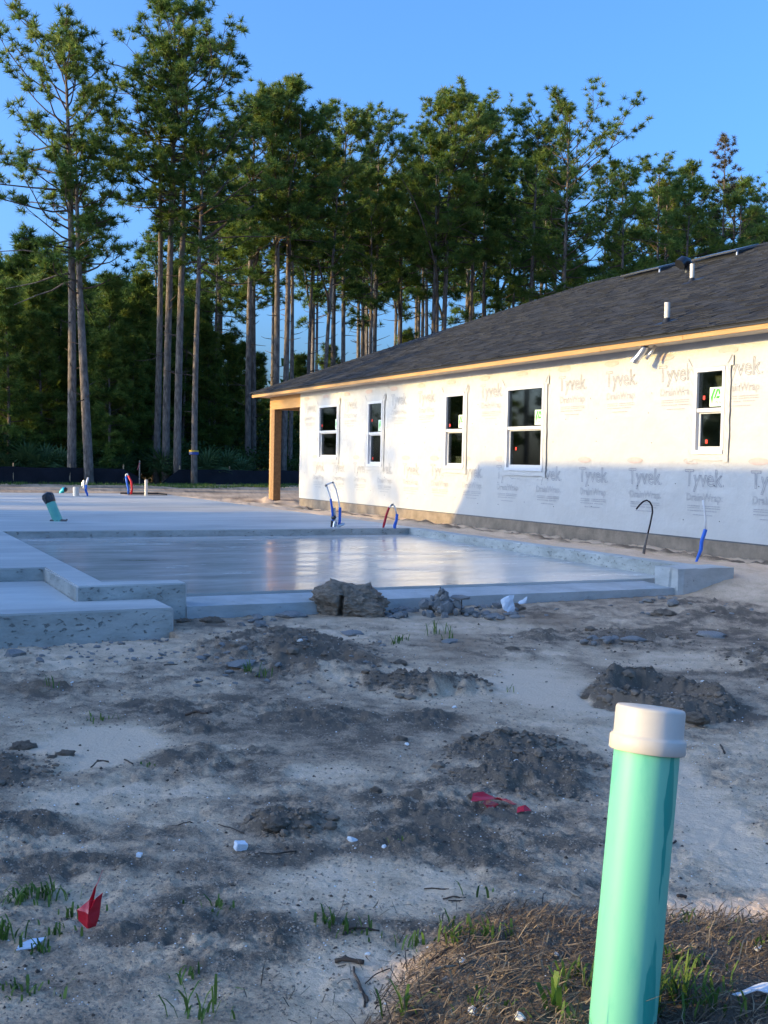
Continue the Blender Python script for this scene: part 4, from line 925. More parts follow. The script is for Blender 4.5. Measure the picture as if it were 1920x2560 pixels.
# ------------------------------------------------------------------ pines
def needles(rn, V, F, T, c, d, n, ln, wd, tint):
    """one tuft: n long needle blades spreading from c about the direction d"""
    for _ in range(n):
        dv = (d * 0.62 + Vector((rn.gauss(0, 0.75), rn.gauss(0, 0.75), rn.gauss(0, 0.6)))).normalized()
        sd_ = dv.cross(Vector((rn.gauss(0, 1), rn.gauss(0, 1), rn.gauss(0, 1))))
        if sd_.length < 1e-3: continue
        sd_ = sd_.normalized() * wd * rn.uniform(0.7, 1.3)
        L_ = ln * rn.uniform(0.7, 1.15); b_ = c - dv * L_ * 0.12
        o = len(V); V.extend([tuple(b_ - sd_), tuple(b_ + sd_), tuple(c + dv * L_ + Vector((0, 0, -0.03)))])
        F.append((o, o + 1, o + 2)); T.append(min(1, max(0, tint + rn.uniform(-0.12, 0.12))))
def pine(seed, H, base, rad, limbs, tr, lean=(0, 0), tuft=9, ln=0.36, wd=0.035, twigs=5, dense=1.0, prof='round', fork=False, stubs=10, asym=0.0, lowlimbs=0, dry=False):
    rn = random.Random(seed)
    ph = rn.uniform(0, 6.28)
    def axis(t):
        return Vector((lean[0] * t + 0.22 * math.sin(2.6 * t + ph) * t, lean[1] * t + 0.2 * math.sin(2.1 * t + ph * 2) * t, H * t))
    tb = MB(); br = MB()
    n = 16
    pts = [axis(i / n) for i in range(n + 1)]; pts[0].z = -0.4
    rs = [tr * (1.12 if i == 0 else 1 - 0.30 * (i / n) - 0.62 * (i / n) ** 2.2) + 0.015 for i in range(n + 1)]
    tb.tube(pts, rs, 9)
    V, F, T = [], [], []
    ends = []
    def limb(t, az, L_, el, r0_, k=6, bend=0.5):
        p = axis(t); d = Vector((math.cos(az) * math.cos(el), math.sin(az) * math.cos(el), math.sin(el)))
        ps = [p.copy()]; q = p.copy()
        for i in range(k):
            d = (d + Vector((rn.gauss(0, 0.16), rn.gauss(0, 0.16), rn.gauss(0.06 * bend * 2, 0.12)))).normalized()
            q = q + d * L_ / k; ps.append(q.copy())
        br.tube(ps, [r0_ * (1 - 0.85 * i / k) + 0.006 for i in range(k + 1)], 5, caps=False)
        return ps, d
    nl = limbs; az = rn.uniform(0, 6.28)
    for i in range(nl):
        s = (i + rn.uniform(0.1, 0.9)) / nl
        t = base + (0.985 - base) * s
        if prof == 'round': pr = math.sqrt(max(0.14, 1 - ((s - 0.45) / 0.60) ** 2))
        elif prof == 'cone': pr = 1.05 - 0.9 * s
        elif prof == 'flat': pr = math.sqrt(max(0.06, 1 - ((s - 0.6) / 0.62) ** 2))
        else: pr = 0.55 + 0.45 * math.sin(9 * s + seed)
        az += 2.4 + rn.uniform(-0.5, 0.5)
        L_ = rad * pr * rn.uniform(0.65, 1.12) * (1 + asym * math.cos(az - math.pi))
        el = R(-4 + 52 * s ** 1.8 + rn.uniform(-18, 18))
        ps, d = limb(t, az, L_, el, (0.02 + tr * 0.17 * pr) * (1 - 0.4 * s))
        k = len(ps) - 1
        nt_ = max(2, int(twigs * (0.6 + 0.6 * pr) * dense))
        for j in range(nt_):
            f = rn.uniform(0.35, 1.0); x = f * k; i0 = min(int(x), k - 1)
            c = ps[i0].lerp(ps[i0 + 1], x - i0)
            dd = (ps[i0 + 1] - ps[i0]).normalized()
            td = (dd + Vector((rn.gauss(0, 0.7), rn.gauss(0, 0.7), abs(rn.gauss(0.35, 0.4))))).normalized()
            tl = rn.uniform(0.25, 0.75) * (0.5 + 0.5 * rad / 3)
            e = c + td * tl
            br.tube([c, c.lerp(e, 0.5) + Vector((0, 0, 0.03)), e], [0.016, 0.011, 0.006], 3, caps=False)
            ends.append((e, td, s))
            if rn.random() < 0.75: ends.append((c + td * tl * 0.6 + Vector((rn.gauss(0, 0.16), rn.gauss(0, 0.16), rn.gauss(0.08, 0.12))), td, s))
            if rn.random() < 0.5 * dense: ends.append((c + td * tl * 0.85 + Vector((rn.gauss(0, 0.25), rn.gauss(0, 0.25), rn.gauss(0.08, 0.15))), td, s))
        ends.append((ps[-1], d, s)); ends.append((ps[-1] - d * 0.15 + Vector((rn.gauss(0, 0.12), rn.gauss(0, 0.12), 0.08)), d, s))
    ends.append((axis(1.0), Vector((0, 0, 1)), 1))
    for e, td, s in ends:
        up = (td + Vector((0, 0, 0.55))).normalized()
        needles(rn, V, F, T, e, up, tuft, ln * rn.uniform(0.8, 1.2), wd, rn.uniform(0.1, 0.9) * (0.7 + 0.3 * s))
    for i in range(stubs):                                  # dead stubs below the crown
        t = rn.uniform(0.2, base); a_ = rn.uniform(0, 6.28)
        limb(t, a_, rn.uniform(0.3, 1.3), R(rn.uniform(-10, 25)), 0.022, k=3, bend=0.2)
    if fork:
        ps, d = limb(0.55, rn.uniform(0, 6.28), H * 0.4, R(68), tr * 0.6, k=7, bend=0.3)
    fo = MB(); fo.v = V; fo.f = F; fo.m = [0] * len(F); fo.t = T
    return (tb.mesh('trunk', M['bark'], True), br.mesh('branches', M['twig'], True), fo.mesh('crown', M['needle_dry'] if dry else M['needle']))
def plant_pine(meshes, x, y, label, rot=0.0, sc=1.0, group=None, sz=None, name='pine_tree', z=None):
    t = link(name, None, loc=(x, y, (gz(x, y) if z is None else z)), rot=(0, 0, rot), label=label, cat='tree', group=group)
    t.scale = (sc, sc, sz or sc)
    for nm, me in zip(('trunk', 'branches', 'crown'), meshes):
        link(nm, me, t, kind='stuff' if nm != 'trunk' else None)
    return t
def height(u, d, vtop): return CAM_H + d * (hor(u) - vtop) / FPX
# the tall front row, left to right: (u, distance, top, crown base, radius, trunk radius, limbs, options, label)
FRONT = [
    (178, 51, 85, 0.50, 2.9, 0.29, 46, dict(lean=(-0.35, 0), asym=0.35, twigs=6, prof='flat', dense=1.15), 'tall open pine at the left edge with long limbs reaching left'),
    (222, 50.3, 330, 0.56, 2.1, 0.30, 22, dict(lean=(-0.7, 0), twigs=5), 'thick pine trunk leaning left, close beside the tall left edge pine'),
    (389, 55.2, 150, 0.66, 2.3, 0.24, 22, dict(asym=0.6), 'leftmost of four tall straight trunks under the highest crown'),
    (412, 54.6, 8, 0.55, 3.0, 0.27, 54, dict(twigs=6, dense=1.0), 'highest pine with broad rounded crown, second of four close trunks'),
    (441, 54.0, 95, 0.58, 3.0, 0.27, 46, dict(twigs=6, dense=1.0, asym=-0.4), 'third of the four close trunks, its crown leaning to the right'),
    (484, 53.0, 285, 0.60, 2.4, 0.21, 22, dict(asym=-0.5, twigs=4), 'slimmer right hand trunk of the four, banded yellow and blue near its foot'),
    (618, 61, 250, 0.55, 2.3, 0.25, 28, dict(fork=True), 'forked pine left of the porch roof corner'),
    (683, 60, 225, 0.60, 2.5, 0.27, 40, dict(twigs=7, dense=1.3), 'straight dark pine rising above the porch post'),
    (706, 60.5, 215, 0.62, 2.5, 0.25, 38, dict(fork=True, twigs=6, dense=1.2), 'pine with pale forked limb, just right of the porch post'),
    (722, 63, 290, 0.62, 2.0, 0.18, 26, dict(), 'slim sunlit trunk tight against the forked pine'),
    (764, 66, 330, 0.62, 2.1, 0.17, 24, dict(), 'slender pine above the left end of the dark roof'),
    (800, 64, 400, 0.62, 2.2, 0.19, 22, dict(lean=(0.5, 0), fork=True), 'curved trunk bending right above the roof hip'),
    (853, 67, 247, 0.60, 2.4, 0.21, 40, dict(twigs=6, dense=1.2), 'pine with dense domed crown, first right of the bending trunk'),
    (925, 70, 262, 0.62, 2.3, 0.20, 36, dict(twigs=6, dense=1.1), 'pine with dark narrow crown in the middle of the row'),
    (1045, 74, 300, 0.62, 2.2, 0.18, 30, dict(), 'thin pine left of the thick middle trunk'),
    (1098, 68, 236, 0.58, 2.9, 0.27, 52, dict(twigs=7, dense=1.35), 'thick trunked pine under the broad crown over mid roof'),
    (1165, 72, 232, 0.60, 2.5, 0.20, 40, dict(twigs=6, dense=1.2), 'pine with bright pointed crown, right of the thick middle trunk'),
    (1195, 76, 268, 0.62, 2.2, 0.17, 30, dict(twigs=6), 'slim pine filling the right side of the middle clump'),
    (1316, 70, 243, 0.55, 2.5, 0.22, 38, dict(twigs=6, dense=1.1), 'tall pine with crossing bare limbs, left of a twin pair above the roof'),
    (1390, 66, 272, 0.48, 3.4, 0.25, 46, dict(asym=-0.35, twigs=6, prof='flat', dense=1.1), 'spreading pine with long low limbs to the right, above the roof'),
    (1500, 84, 395, 0.5, 2.6, 0.19, 34, dict(twigs=6), 'bushy pine standing low in the gap over the roof'),
    (1622, 80, 370, 0.48, 2.3, 0.2, 36, dict(twigs=6), 'narrow dark pine above the two black roof vents'),
    (1702, 84, 390, 0.5, 2.6, 0.19, 36, dict(twigs=6, dense=1.2), 'round headed pine left of the browning tree'),
    (1782, 82, 302, 0.45, 2.6, 0.19, 40, dict(twigs=3, dense=0.7, dry=True, prof='cone'), 'thinning pine with browning needles standing highest at the right'),
    (1930, 80, 385, 0.5, 3.0, 0.2, 38, dict(twigs=6), 'pine cut by the right edge of the picture'),
]
protos = []
for i, (u, d, vt, cb, rad, tr, nl, kw, lab) in enumerate(FRONT):
    x, y = far(u, d); H = height(u, d, vt) - (1.1 if i < 12 else 1.7)
    big = dict(tuft=36, ln=0.36, wd=0.021); big.update(kw)
    me = pine(100 + i, H, cb, rad * 1.3, int(nl * 1.25), tr * 0.66, **big); protos.append((me, H))
    plant_pine(me, x, y, lab, rot=0.0)
# bare limbs low on the left tree
def bare(tree_xy, segs, r_):
    mb = MB()
    for s in segs: mb.tube([((u - 960) / FPX * tree_xy[2] - tree_xy[0], dy, CAM_H + tree_xy[2] * (hor(u) - v) / FPX) for (u, v, dy) in s], [r_ * (1 - 0.7 * i / (len(s) - 1)) for i in range(len(s))], 6)
    return mb
x, y = far(178, 51)
lt = [o for o in COL.objects if o.name.startswith('pine_tree')][0]
mb = bare((x, y, 51), [[(180, 655, 0), (120, 648, -.2), (60, 640, -.4), (-10, 645, -.5)], [(184, 715, 0), (160, 718, -.2), (130, 738, -.3), (95, 750, -.4), (40, 775, -.5)], [(182, 690, 0), (140, 700, -.2), (90, 720, -.4), (20, 735, -.5)], [(182, 560, 0), (150, 530, .1), (110, 520, .2), (30, 512, .2)]], 0.055)
part('dead_limb', mb, M['bark'], lt, True, kind='stuff')
x, y = far(484, 53.0)
t6 = [o for o in COL.objects if o.get('label', '').startswith('slimmer right hand trunk')][0]
mb = bare((x, y, 53), [[(486, 622, 0), (520, 600, -.1), (560, 570, -.2), (625, 528, -.2)], [(487, 540, 0), (530, 500, 0), (560, 460, .1)]], 0.10); part('dead_limb', mb, M['twig'], t6, True, kind='stuff')
zb = height(484, 53, 1135)
mb = MB(); mb.lathe([(0.225, zb), (0.225, zb + 0.08)], 12, org=(-0.03, 0, 0)); part('yellow_band', mb, M['yellow'], t6)
mb = MB(); mb.lathe([(0.226, zb - 0.13), (0.226, zb - 0.002)], 12, org=(-0.03, 0, 0)); part('blue_band', mb, M['bluerib'], t6)
# wood behind: copies of a few kinds
rn = random.Random(77)
KINDS = [(pine(300 + k, 17.5, 0.60 + 0.04 * (k % 3), 2.3 + 0.2 * (k % 2), 26, 0.12 + 0.012 * k, tuft=26, ln=0.42, wd=0.028, twigs=5, dense=1.0, fork=(k % 3 == 1)), 17.5) for k in range(5)]
YOUNG = [(pine(350 + k, 11.0, 0.10 + 0.05 * k, 2.2, 62, 0.09, tuft=22, ln=0.42, wd=0.03, twigs=6, dense=1.2, prof='cone', stubs=0), 11.0) for k in range(3)]
REG = [(-1e9, 40, 'at the left edge'), (40, 230, 'behind the two left edge trunks'), (230, 370, 'left of the four close trunks'), (370, 560, 'behind the four close trunks'), (560, 760, 'behind the porch post pines'), (760, 980, 'above the roof hip'), (980, 1250, 'behind the thick middle trunk'), (1250, 1470, 'behind the spreading pine'), (1470, 1700, 'above the black roof vents'), (1700, 1e9, 'near the right edge')]
def where(u): return [r[2] for r in REG if r[0] <= u < r[1]][0]
KLAB = ['slim back row pine', 'forked slim back row pine', 'back row pine with thin trunk', 'narrow crowned back row pine', 'broad crowned back row pine']
def top_limit(u):                       # how high the back of the wood stands
    xs = [-400, 0, 120, 210, 330, 380, 560, 640, 800, 1000, 1250, 1420, 1560, 1700, 1920, 2400]
    ys = [640, 620, 600, 690, 690, 560, 420, 400, 420, 400, 380, 400, 470, 480, 470, 450]
    return float(np.interp(u, xs, ys))
n = 0
for i in range(74):
    d = rn.uniform(64, 112); u = rn.uniform(-260, 2180)
    if u < 560: d = rn.uniform(58, 84)
    if 540 < u < 960 and rn.random() < 0.15: continue
    x, y = far(u, d); vt = top_limit(u) + rn.uniform(0, 170)
    k = rn.randrange(5); me, H = KINDS[k]; h = height(u, d, vt)
    sc = h / H
    lb = KLAB[k] + (', deep in, ' if d > 88 else ' ') + where(u)
    plant_pine(me, x, y, lb, rot=rn.uniform(0, 6.28), sc=max(0.75, min(1.25, sc)), sz=sc, group='pines in the wood behind')
YLAB = ['bushy young pine in the shade', 'bare stemmed young pine in the shade', 'slender young pine in the shade']
for i, (u, d, vt) in enumerate([(20, 54, 660), (75, 57, 640), (125, 60, 600), (262, 56, 640), (300, 60, 690), (345, 61, 640), (225, 62, 700), (150, 64, 620), (60, 66, 560), (-40, 60, 600), (-110, 57, 640), (400, 64, 760), (455, 62, 790), (520, 63, 830), (560, 66, 850), (270, 54.5, 850), (180, 58, 760), (100, 55, 800), (330, 57, 860), (20, 60, 780), (480, 67, 720), (430, 70, 700), (590, 74, 870), (380, 58, 930), (640, 72, 900), (745, 84, 900), (820, 88, 880), (-170, 62, 620), (1000, 90, 840), (1420, 92, 690), (1540, 94, 640), (1680, 96, 600), (1850, 95, 560), (300, 72, 650), (210, 74, 660), (130, 74, 640), (360, 76, 680), (20, 74, 600), (420, 78, 740), (500, 80, 780)]):
    vt += 70 if (u < 400 and vt < 800) else 0
    x, y = far(u, d); k = i % 3; me, H = YOUNG[k]; h = height(u, d, vt)
    plant_pine(me, x, y, YLAB[k] + (', further back, ' if d > 66 else ', by the fence, ' if d < 58 else ', ') + where(u), rot=rn.uniform(0, 6.28), sc=max(0.7, min(1.3, h / H)), sz=h / H, group='young pines in the undergrowth', name='young_pine')
# trees beyond the left edge of the picture that break up the low sun
for i, (x, y, k, s) in enumerate([(-60.6, 13.5, 0, 0.93), (-52, 19, 3, 0.9), (-33, 40, 1, 0.95), (-46, 30, 3, 1.15), (-38, 45, 4, 1.0), (-50, 41, 2, 1.2), (-48, 56, 4, 1.1), (-40, 62, 0, 1.15), (-32, 68, 3, 1.2), (-57, 35, 0, 1.2), (-60, 46, 3, 1.2)]):
    me, H = KINDS[k]; plant_pine(me, x, y, 'pine standing left of the picture, shading the slab', rot=i * 1.3, sc=s, group='pines left of the picture')
for i, (x, y, k, s) in enumerate([(-33, 37, 2, 0.7), (-27, 50, 1, 1.0), (-30, 44, 0, 0.8), (-28, 57, 2, 1.0), (-42, 45, 2, 0.9), (-36, 49, 0, 0.9), (-46, 52, 1, 0.9), (-52, 48, 0, 0.9), (-40, 40, 1, 0.8), (-49, 37, 2, 0.8), (-56, 41, 0, 0.9), (-60, 55, 1, 1.0), (-37, 20.0, 0, 0.42)]):
    me, H = YOUNG[k]; plant_pine(me, x, y, 'young bushy pine left of the picture', rot=i * 2.1, sc=s, group='young pines left of the picture', name='young_pine')

# broad leaved undergrowth
def bush(seed, h, r, n, lw):
    rn = random.Random(seed); mb = MB(); mb.t = []
    for i in range(n):
        c = Vector((rn.gauss(0, 0.42) * r, rn.gauss(0, 0.42) * r, h * rn.random() ** 0.8))
        f = mnoise.noise(c * 1.3 + Vector((seed, 0, 0)))
        if f < -0.12: continue
        d = Vector((rn.gauss(0, 1), rn.gauss(0, 1), rn.gauss(0.3, 0.7))).normalized(); s = d.orthogonal().normalized() * lw * rn.uniform(0.5, 1.2)
        l = d.cross(s).normalized() * lw * rn.uniform(0.9, 2.0)
        mb.add([c - s, c - l * 0.3 + s * 0.2, c + s, c + l], [(0, 1, 2, 3)]); mb.t.append(min(1, max(0, 0.45 + f + rn.uniform(-0.2, 0.2))))
    return mb.mesh('leaves', M['leaf'])
BUSH = [bush(k, 2.6, 1.7, 1500, 0.085) for k in range(3)]
stem_mb = MB()
for q in range(5): stem_mb.tube([(0.1 * q - 0.2, 0, -0.2), (0.3 * math.cos(q * 1.3), 0.3 * math.sin(q * 1.3), 0.9), (0.7 * math.cos(q * 1.3), 0.7 * math.sin(q * 1.3), 1.9)], [0.03, 0.02, 0.008], 5)
stem_me = stem_mb.mesh('stems', M['twig'], True)
for i, (u, d, s) in enumerate([(-60, 53, 1.2), (40, 54, 1.1), (110, 55, 1.0), (190, 54, 0.8), (260, 55, 1.0), (330, 56, 0.9), (400, 57, 0.9), (450, 58, 1.1), (520, 58, 0.9), (570, 60, 1.0), (615, 61, 0.8), (660, 62, 0.9), (715, 62, 0.75), (735, 66, 1.0), (60, 60, 1.6), (160, 61, 1.6), (250, 62, 1.5), (340, 63, 1.5), (430, 64, 1.4), (520, 66, 1.4), (600, 69, 1.3), (690, 70, 1.2), (780, 76, 1.3), (860, 80, 1.4), (950, 84, 1.4), (1050, 90, 1.6), (1160, 92, 1.6), (-140, 58, 1.5), (0, 68, 2.0), (120, 70, 2.0), (240, 71, 1.9), (360, 73, 1.9), (480, 76, 1.8), (600, 80, 1.8), (710, 84, 1.7), (660, 92, 2.2), (560, 95, 2.2)]):
    x, y = far(u, d)
    t = link('bush', None, loc=(x, y, gz(x, y)), rot=(0, 0, i * 1.7), label=('low' if d < 58 else 'tall' if s > 1.6 else 'mid height') + ' dark leafy bush ' + ('behind the fence, ' if d < 60 else 'deep in the wood, ') + where(u), cat='bush', group='bushes along the edge of the wood')
    t.scale = (s, s, s * (0.75 if d < 63 else 1.1))
    link('leaves', BUSH[i % 3], t, kind='stuff'); link('stems', stem_me, t, kind='stuff')
# far low wood that closes the view
mb = MB(); mb.t = []; rn = random.Random(9)
for i in range(15000):
    d = rn.uniform(118, 150); u = rn.uniform(-420, 2350); x, y = far(u, d)
    hh = 9 + 7 * float(mnoise.noise((x * 0.07, y * 0.04, 2))) + 4 * float(mnoise.noise((x * 0.25, 0, 7)))
    if 780 < u < 960: hh *= 0.85
    z = rn.random() ** 0.75 * max(3, hh); lw = rn.uniform(0.25, 0.6)
    c = Vector((x, y, z)); dv = Vector((rn.gauss(0, 1), rn.gauss(0, 1), rn.gauss(0.4, 0.6))).normalized(); s = dv.orthogonal().normalized() * lw; l = dv.cross(s).normalized() * lw * 1.3
    mb.add([c - s, c - l, c + s, c + l], [(0, 1, 2, 3)]); mb.t.append(min(1, max(0, 0.4 + 0.5 * mnoise.noise(c * 0.4) + rn.uniform(-0.2, 0.2))))
link('far_wood', mb.mesh('far_wood', M['leaf']), kind='stuff', label='low far wood closing the gaps between the trunks', cat='wood')

# palmettos
def frond_mesh(seed):
    rn = random.Random(seed); mb = MB(); mb.t = []
    mb.tube([(0, 0, 0), (0.12, 0, 0.28), (0.3, 0, 0.5)], [0.012, 0.01, 0.007], 4, caps=False); mb.t += [0.2] * 8
    c = Vector((0.3, 0, 0.5)); n = 17
    for k in range(n):
        an = R(-118 + 236 * k / (n - 1)); L_ = 0.58 * (1 - 0.25 * abs(k - n / 2) / n) * rn.uniform(0.9, 1.1)
        d = Vector((math.cos(an) * 0.85, math.sin(an), math.cos(an) * 0.62)).normalized(); s = Vector((-math.sin(an), math.cos(an), 0.15)) * 0.024
        m_ = c + d * L_ * 0.55; e = c + d * L_ + Vector((0, 0, -0.10 * rn.random()))
        mb.add([c, m_ + s, e, m_ - s], [(0, 1, 2, 3)]); mb.t.append(rn.uniform(0.2, 0.9))
    return mb.mesh('frond', M['frond'])
FR = [frond_mesh(k) for k in range(4)]
rn = random.Random(21)
PAL = [(15, 52.2), (65, 52.6), (112, 52.8), (150, 53.2), (262, 53.6), (300, 54.2), (405, 54.6), (440, 55.2), (520, 55.6), (560, 56.2), (600, 57.0), (-40, 51.8), (85, 54.5), (540, 58), (470, 57), (350, 56)]
for i, (u, d) in enumerate(PAL):
    x, y = far(u, d); s = rn.uniform(1.15, 1.7) if i not in (6, 8, 9) else 1.7
    t = link('palmetto', None, loc=(x, y, gz(x, y)), rot=(0, 0, rn.uniform(0, 6)), label=('small' if s < 1.35 else 'large') + ' fan leaved palmetto behind the black fence, ' + ['spreading', 'upright', 'leaning', 'bushy'][i % 4] + ', ' + where(u), cat='palmetto', group='palmettos behind the silt fence'); t.scale = (s, s, s)
    for k in range(16):
        o = link('frond', FR[k % 4], t, rot=(0, R(rn.uniform(-38, 25)), k * 2.4 + rn.uniform(-0.3, 0.3))); q = rn.uniform(0.8, 1.2); o.scale = (q, q, q)

# ------------------------------------------------------------------ silt fence
def fence(pts, label, stakes):
    t = link('silt_fence', None, loc=(pts[0][0], pts[0][1], 0), label=label, cat='fence')
    mb = MB(); prev = None
    for i in range(len(pts) - 1):
        (x0, y0, h0), (x1, y1, h1) = pts[i], pts[i + 1]; m = max(2, int(math.hypot(x1 - x0, y1 - y0) / 0.25))
        for j in range(m + (1 if i == len(pts) - 2 else 0)):
            f = j / m; x, y = x0 + (x1 - x0) * f, y0 + (y1 - y0) * f; h = h0 + (h1 - h0) * f
            L_ = math.hypot(x1 - x0, y1 - y0); nx, ny = -(y1 - y0) / L_, (x1 - x0) / L_
            sag = 0.05 * math.sin(math.pi * f) if h0 == h1 else 0.02
            o = len(mb.v); zg = gz(x, y)
            for k in range(6):
                zz = k / 5; w = 0.05 * mnoise.noise((x * 1.3, y * 1.3, zz * 1.5)) + 0.03 * mnoise.noise((x * 3, y * 3, zz * 4))
                mb.v.append((x + nx * w - pts[0][0], y + ny * w - pts[0][1], zg - 0.05 + (h - sag) * zz))
            if prev is not None:
                for k in range(5): mb.f.append((prev + k, prev + k + 1, o + k + 1, o + k)); mb.m.append(0)
            prev = o
    part('fabric', mb, M['silt'], t, True)
    for (x, y, h) in stakes:
        mb = MB(); mb.box(-0.022, 0.022, -0.022, 0.022, -0.3, h); part('stake', mb, M['stake'], t, loc=(x - pts[0][0], y - pts[0][1] + 0.05, gz(x, y)))
def fpt(u): 
    us = [-500, 0, 355, 740, 1100]; P_ = [(-27.6, 41.5), (-16.6, 48.35), (-11.2, 51.7), (-4.55, 57.55), (3.0, 64)]
    return float(np.interp(u, us, [p[0] for p in P_])), float(np.interp(u, us, [p[1] for p in P_]))
FH = 0.80
fence([(*fpt(-480), FH), (*fpt(-240), FH), (*fpt(-105), FH), (*fpt(30), FH), (*fpt(168), FH), (*fpt(305), FH - 0.03), (*fpt(322), 0.62), (*fpt(345), 0.42), (*fpt(362), 0.16), (*fpt(395), 0.10)], 'black silt fence along the wood, left run sagging at its right end', [(*fpt(u), FH + 0.10) for u in (-240, -105, 30, 168, 305)])
x_, y_ = fpt(396)
fence([(*fpt(396), 0.12), (*fpt(408), 0.3), (*fpt(424), 0.55), (*fpt(441), FH - 0.02), (*fpt(563), FH), (*fpt(690), FH), (*fpt(820), FH), (*fpt(960), FH), (*fpt(1100), FH)], 'black silt fence, right run passing behind the porch post', [(*fpt(u), FH + 0.10) for u in (441, 563, 690, 820)])
x, y = fpt(360); y -= 1.0
t = link('survey_stake', None, loc=(x, y, gz(x, y)), label='tall wooden survey stake with pink ribbon between the fence runs', cat='stake')
mb = MB(); mb.box(-0.025, 0.025, -0.012, 0.012, -0.2, 1.10); part('post', mb, M['deadwood'], t)
mb = MB(); mb.add([(-0.027, -0.014, 0.98), (0.0, -0.016, 0.98), (-0.07, -0.02, 0.66), (-0.10, -0.03, 0.70)], [(0, 1, 2, 3)]); mb.add([(-0.027, -0.015, 1.0), (0.027, -0.015, 1.0), (0.027, -0.015, 0.95), (-0.027, -0.015, 0.95)], [(0, 1, 2, 3)]); part('ribbon', mb, M['pink'], t)
# grass strip at the fence
mb = MB(); mb.t = []; rn = random.Random(4)
for i in range(7000):
    u = rn.uniform(330, 770) if rn.random() < 0.8 else rn.uniform(-60, 330); x, y = fpt(u); o_ = rn.uniform(0.3, 6.0) if u > 330 else rn.uniform(0.2, 2.2)
    x += 0.5 * o_; y -= 0.85 * o_
    if mnoise.noise((x * 0.6, y * 0.6, 0)) < -0.05: continue
    z = gz(x, y) if i % 40 == 0 else 0.09; h = rn.uniform(0.05, 0.16); a_ = rn.uniform(0, 6.28); s = Vector((math.cos(a_), math.sin(a_), 0)) * 0.02
    c = Vector((x, y, z)); mb.add([c - s, c + s, c + Vector((rn.gauss(0, 0.04), rn.gauss(0, 0.04), h))], [(0, 1, 2)]); mb.t.append(rn.uniform(0.0, 0.7))
link('fence_grass', mb.mesh('fence_grass', M['grass']), kind='stuff', label='patchy green grass growing along the foot of the fence', cat='grass')

# ------------------------------------------------------------------ unseen heap added as a shade caster: keeps the low ground in front in shade
mb = MB(); n = 60
for i in range(n + 1):
    y = -4.0 + 7.0 * i / n; e = min(1, (i + 0.4) / 4, (n - i + 0.4) / 4) ** 0.6
    for k in range(13):
        f = k / 12 * 2 - 1; h = 2.11 * e * (1 - abs(f) ** 1.4) + 0.10 * mnoise.noise((y * 1.5, f * 3, 2)) * (1 - abs(f)) + 0.06 * mnoise.noise((y * 5, f * 6, 4)) * (1 - abs(f))
        mb.v.append((-9.2 + 2.6 * f, y - 0.22 * (1 - abs(f)), h - 0.05))
for i in range(n):
    for k in range(12): q = i * 13 + k; mb.f.append((q, q + 13, q + 14, q + 1)); mb.m.append(0)
t = link('shade_heap', mb.mesh('shade_heap', M['soil'], True), label='added shade casting heap left of the viewer, outside the photograph', cat='shade caster')

# ------------------------------------------------------------------ green sewer riser in front
base = on(1552, 2600); top = np.array([0, 0, CAM_H]) + ray(1627, 1768) * 2.52
t = link('sewer_riser', None, loc=base, label='big leaning green sewer pipe with white cap in the foreground', cat='pipe')
ax = Vector(top) - base; L_ = ax.length; ax.normalize()
mb = MB(); prof = [(0.0725, -0.15)] + [(0.0725, L_ * i / 40 - 0.05) for i in range(41)]
mb.lathe(prof, 64, axis=ax)
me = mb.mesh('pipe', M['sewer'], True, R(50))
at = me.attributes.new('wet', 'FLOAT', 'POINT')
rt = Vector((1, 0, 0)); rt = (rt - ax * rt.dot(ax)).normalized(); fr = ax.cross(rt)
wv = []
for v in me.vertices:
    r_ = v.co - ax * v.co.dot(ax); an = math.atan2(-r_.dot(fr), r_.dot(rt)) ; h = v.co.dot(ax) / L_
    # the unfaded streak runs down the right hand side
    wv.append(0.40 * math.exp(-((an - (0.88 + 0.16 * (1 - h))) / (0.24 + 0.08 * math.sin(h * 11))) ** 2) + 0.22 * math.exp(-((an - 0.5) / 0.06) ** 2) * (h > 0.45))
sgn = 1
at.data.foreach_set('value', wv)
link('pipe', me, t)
mb = MB(); hb = L_ - 0.098
mb.lathe([(0.0725, hb + 0.001), (0.0825, hb), (0.0845, hb + 0.003), (0.0845, hb + 0.029), (0.0825, hb + 0.0325), (0.0785, hb + 0.035), (0.077, hb + 0.039), (0.077, L_ - 0.007), (0.0755, L_ - 0.002), (0.073, L_), (0.03, L_ + 0.0005)], 72, axis=ax)
part('cap', mb, M['pvccap'], t, True, angle=R(60))

# ------------------------------------------------------------------ lumps, rubble, scraps
def rock_mesh(name, seed, mat, sub=3, amp=0.28, fr=1.6, flat=0.7, fine=0.06, crack=False):
    bm = bmesh.new(); bmesh.ops.create_icosphere(bm, subdivisions=sub, radius=1)
    for v in bm.verts:
        p = v.co.copy(); n_ = p.normalized()
        d = 1 + amp * mnoise.noise(p * fr + Vector((seed * 7.1, 0, 0))) + fine * mnoise.noise(p * 6 + Vector((0, seed, 0))) + 0.5 * fine * mnoise.noise(p * 14 + Vector((0, seed, 2)))
        q = mnoise.cell(p * 2.2 + Vector((seed, 0, 0))); d *= 0.93 + 0.12 * q if sub < 5 else 0.95 + 0.07 * q
        v.co = n_ * d; v.co.z *= flat
        if crack:
            g = v.co.x + 0.15 + 0.10 * mnoise.noise((0, v.co.z * 4, 1)); v.co.y += 0.55 * math.exp(-(g / 0.05) ** 2) * (0.2 + 0.8 * (v.co.z < 0.35)) * (v.co.y < 0); 
    me = bpy.data.meshes.new(name); bm.to_mesh(me); bm.free(); me.materials.append(mat)
    if sub >= 4: me.polygons.foreach_set('use_smooth', [True] * len(me.polygons))
    return me
p = on(868, 1535)
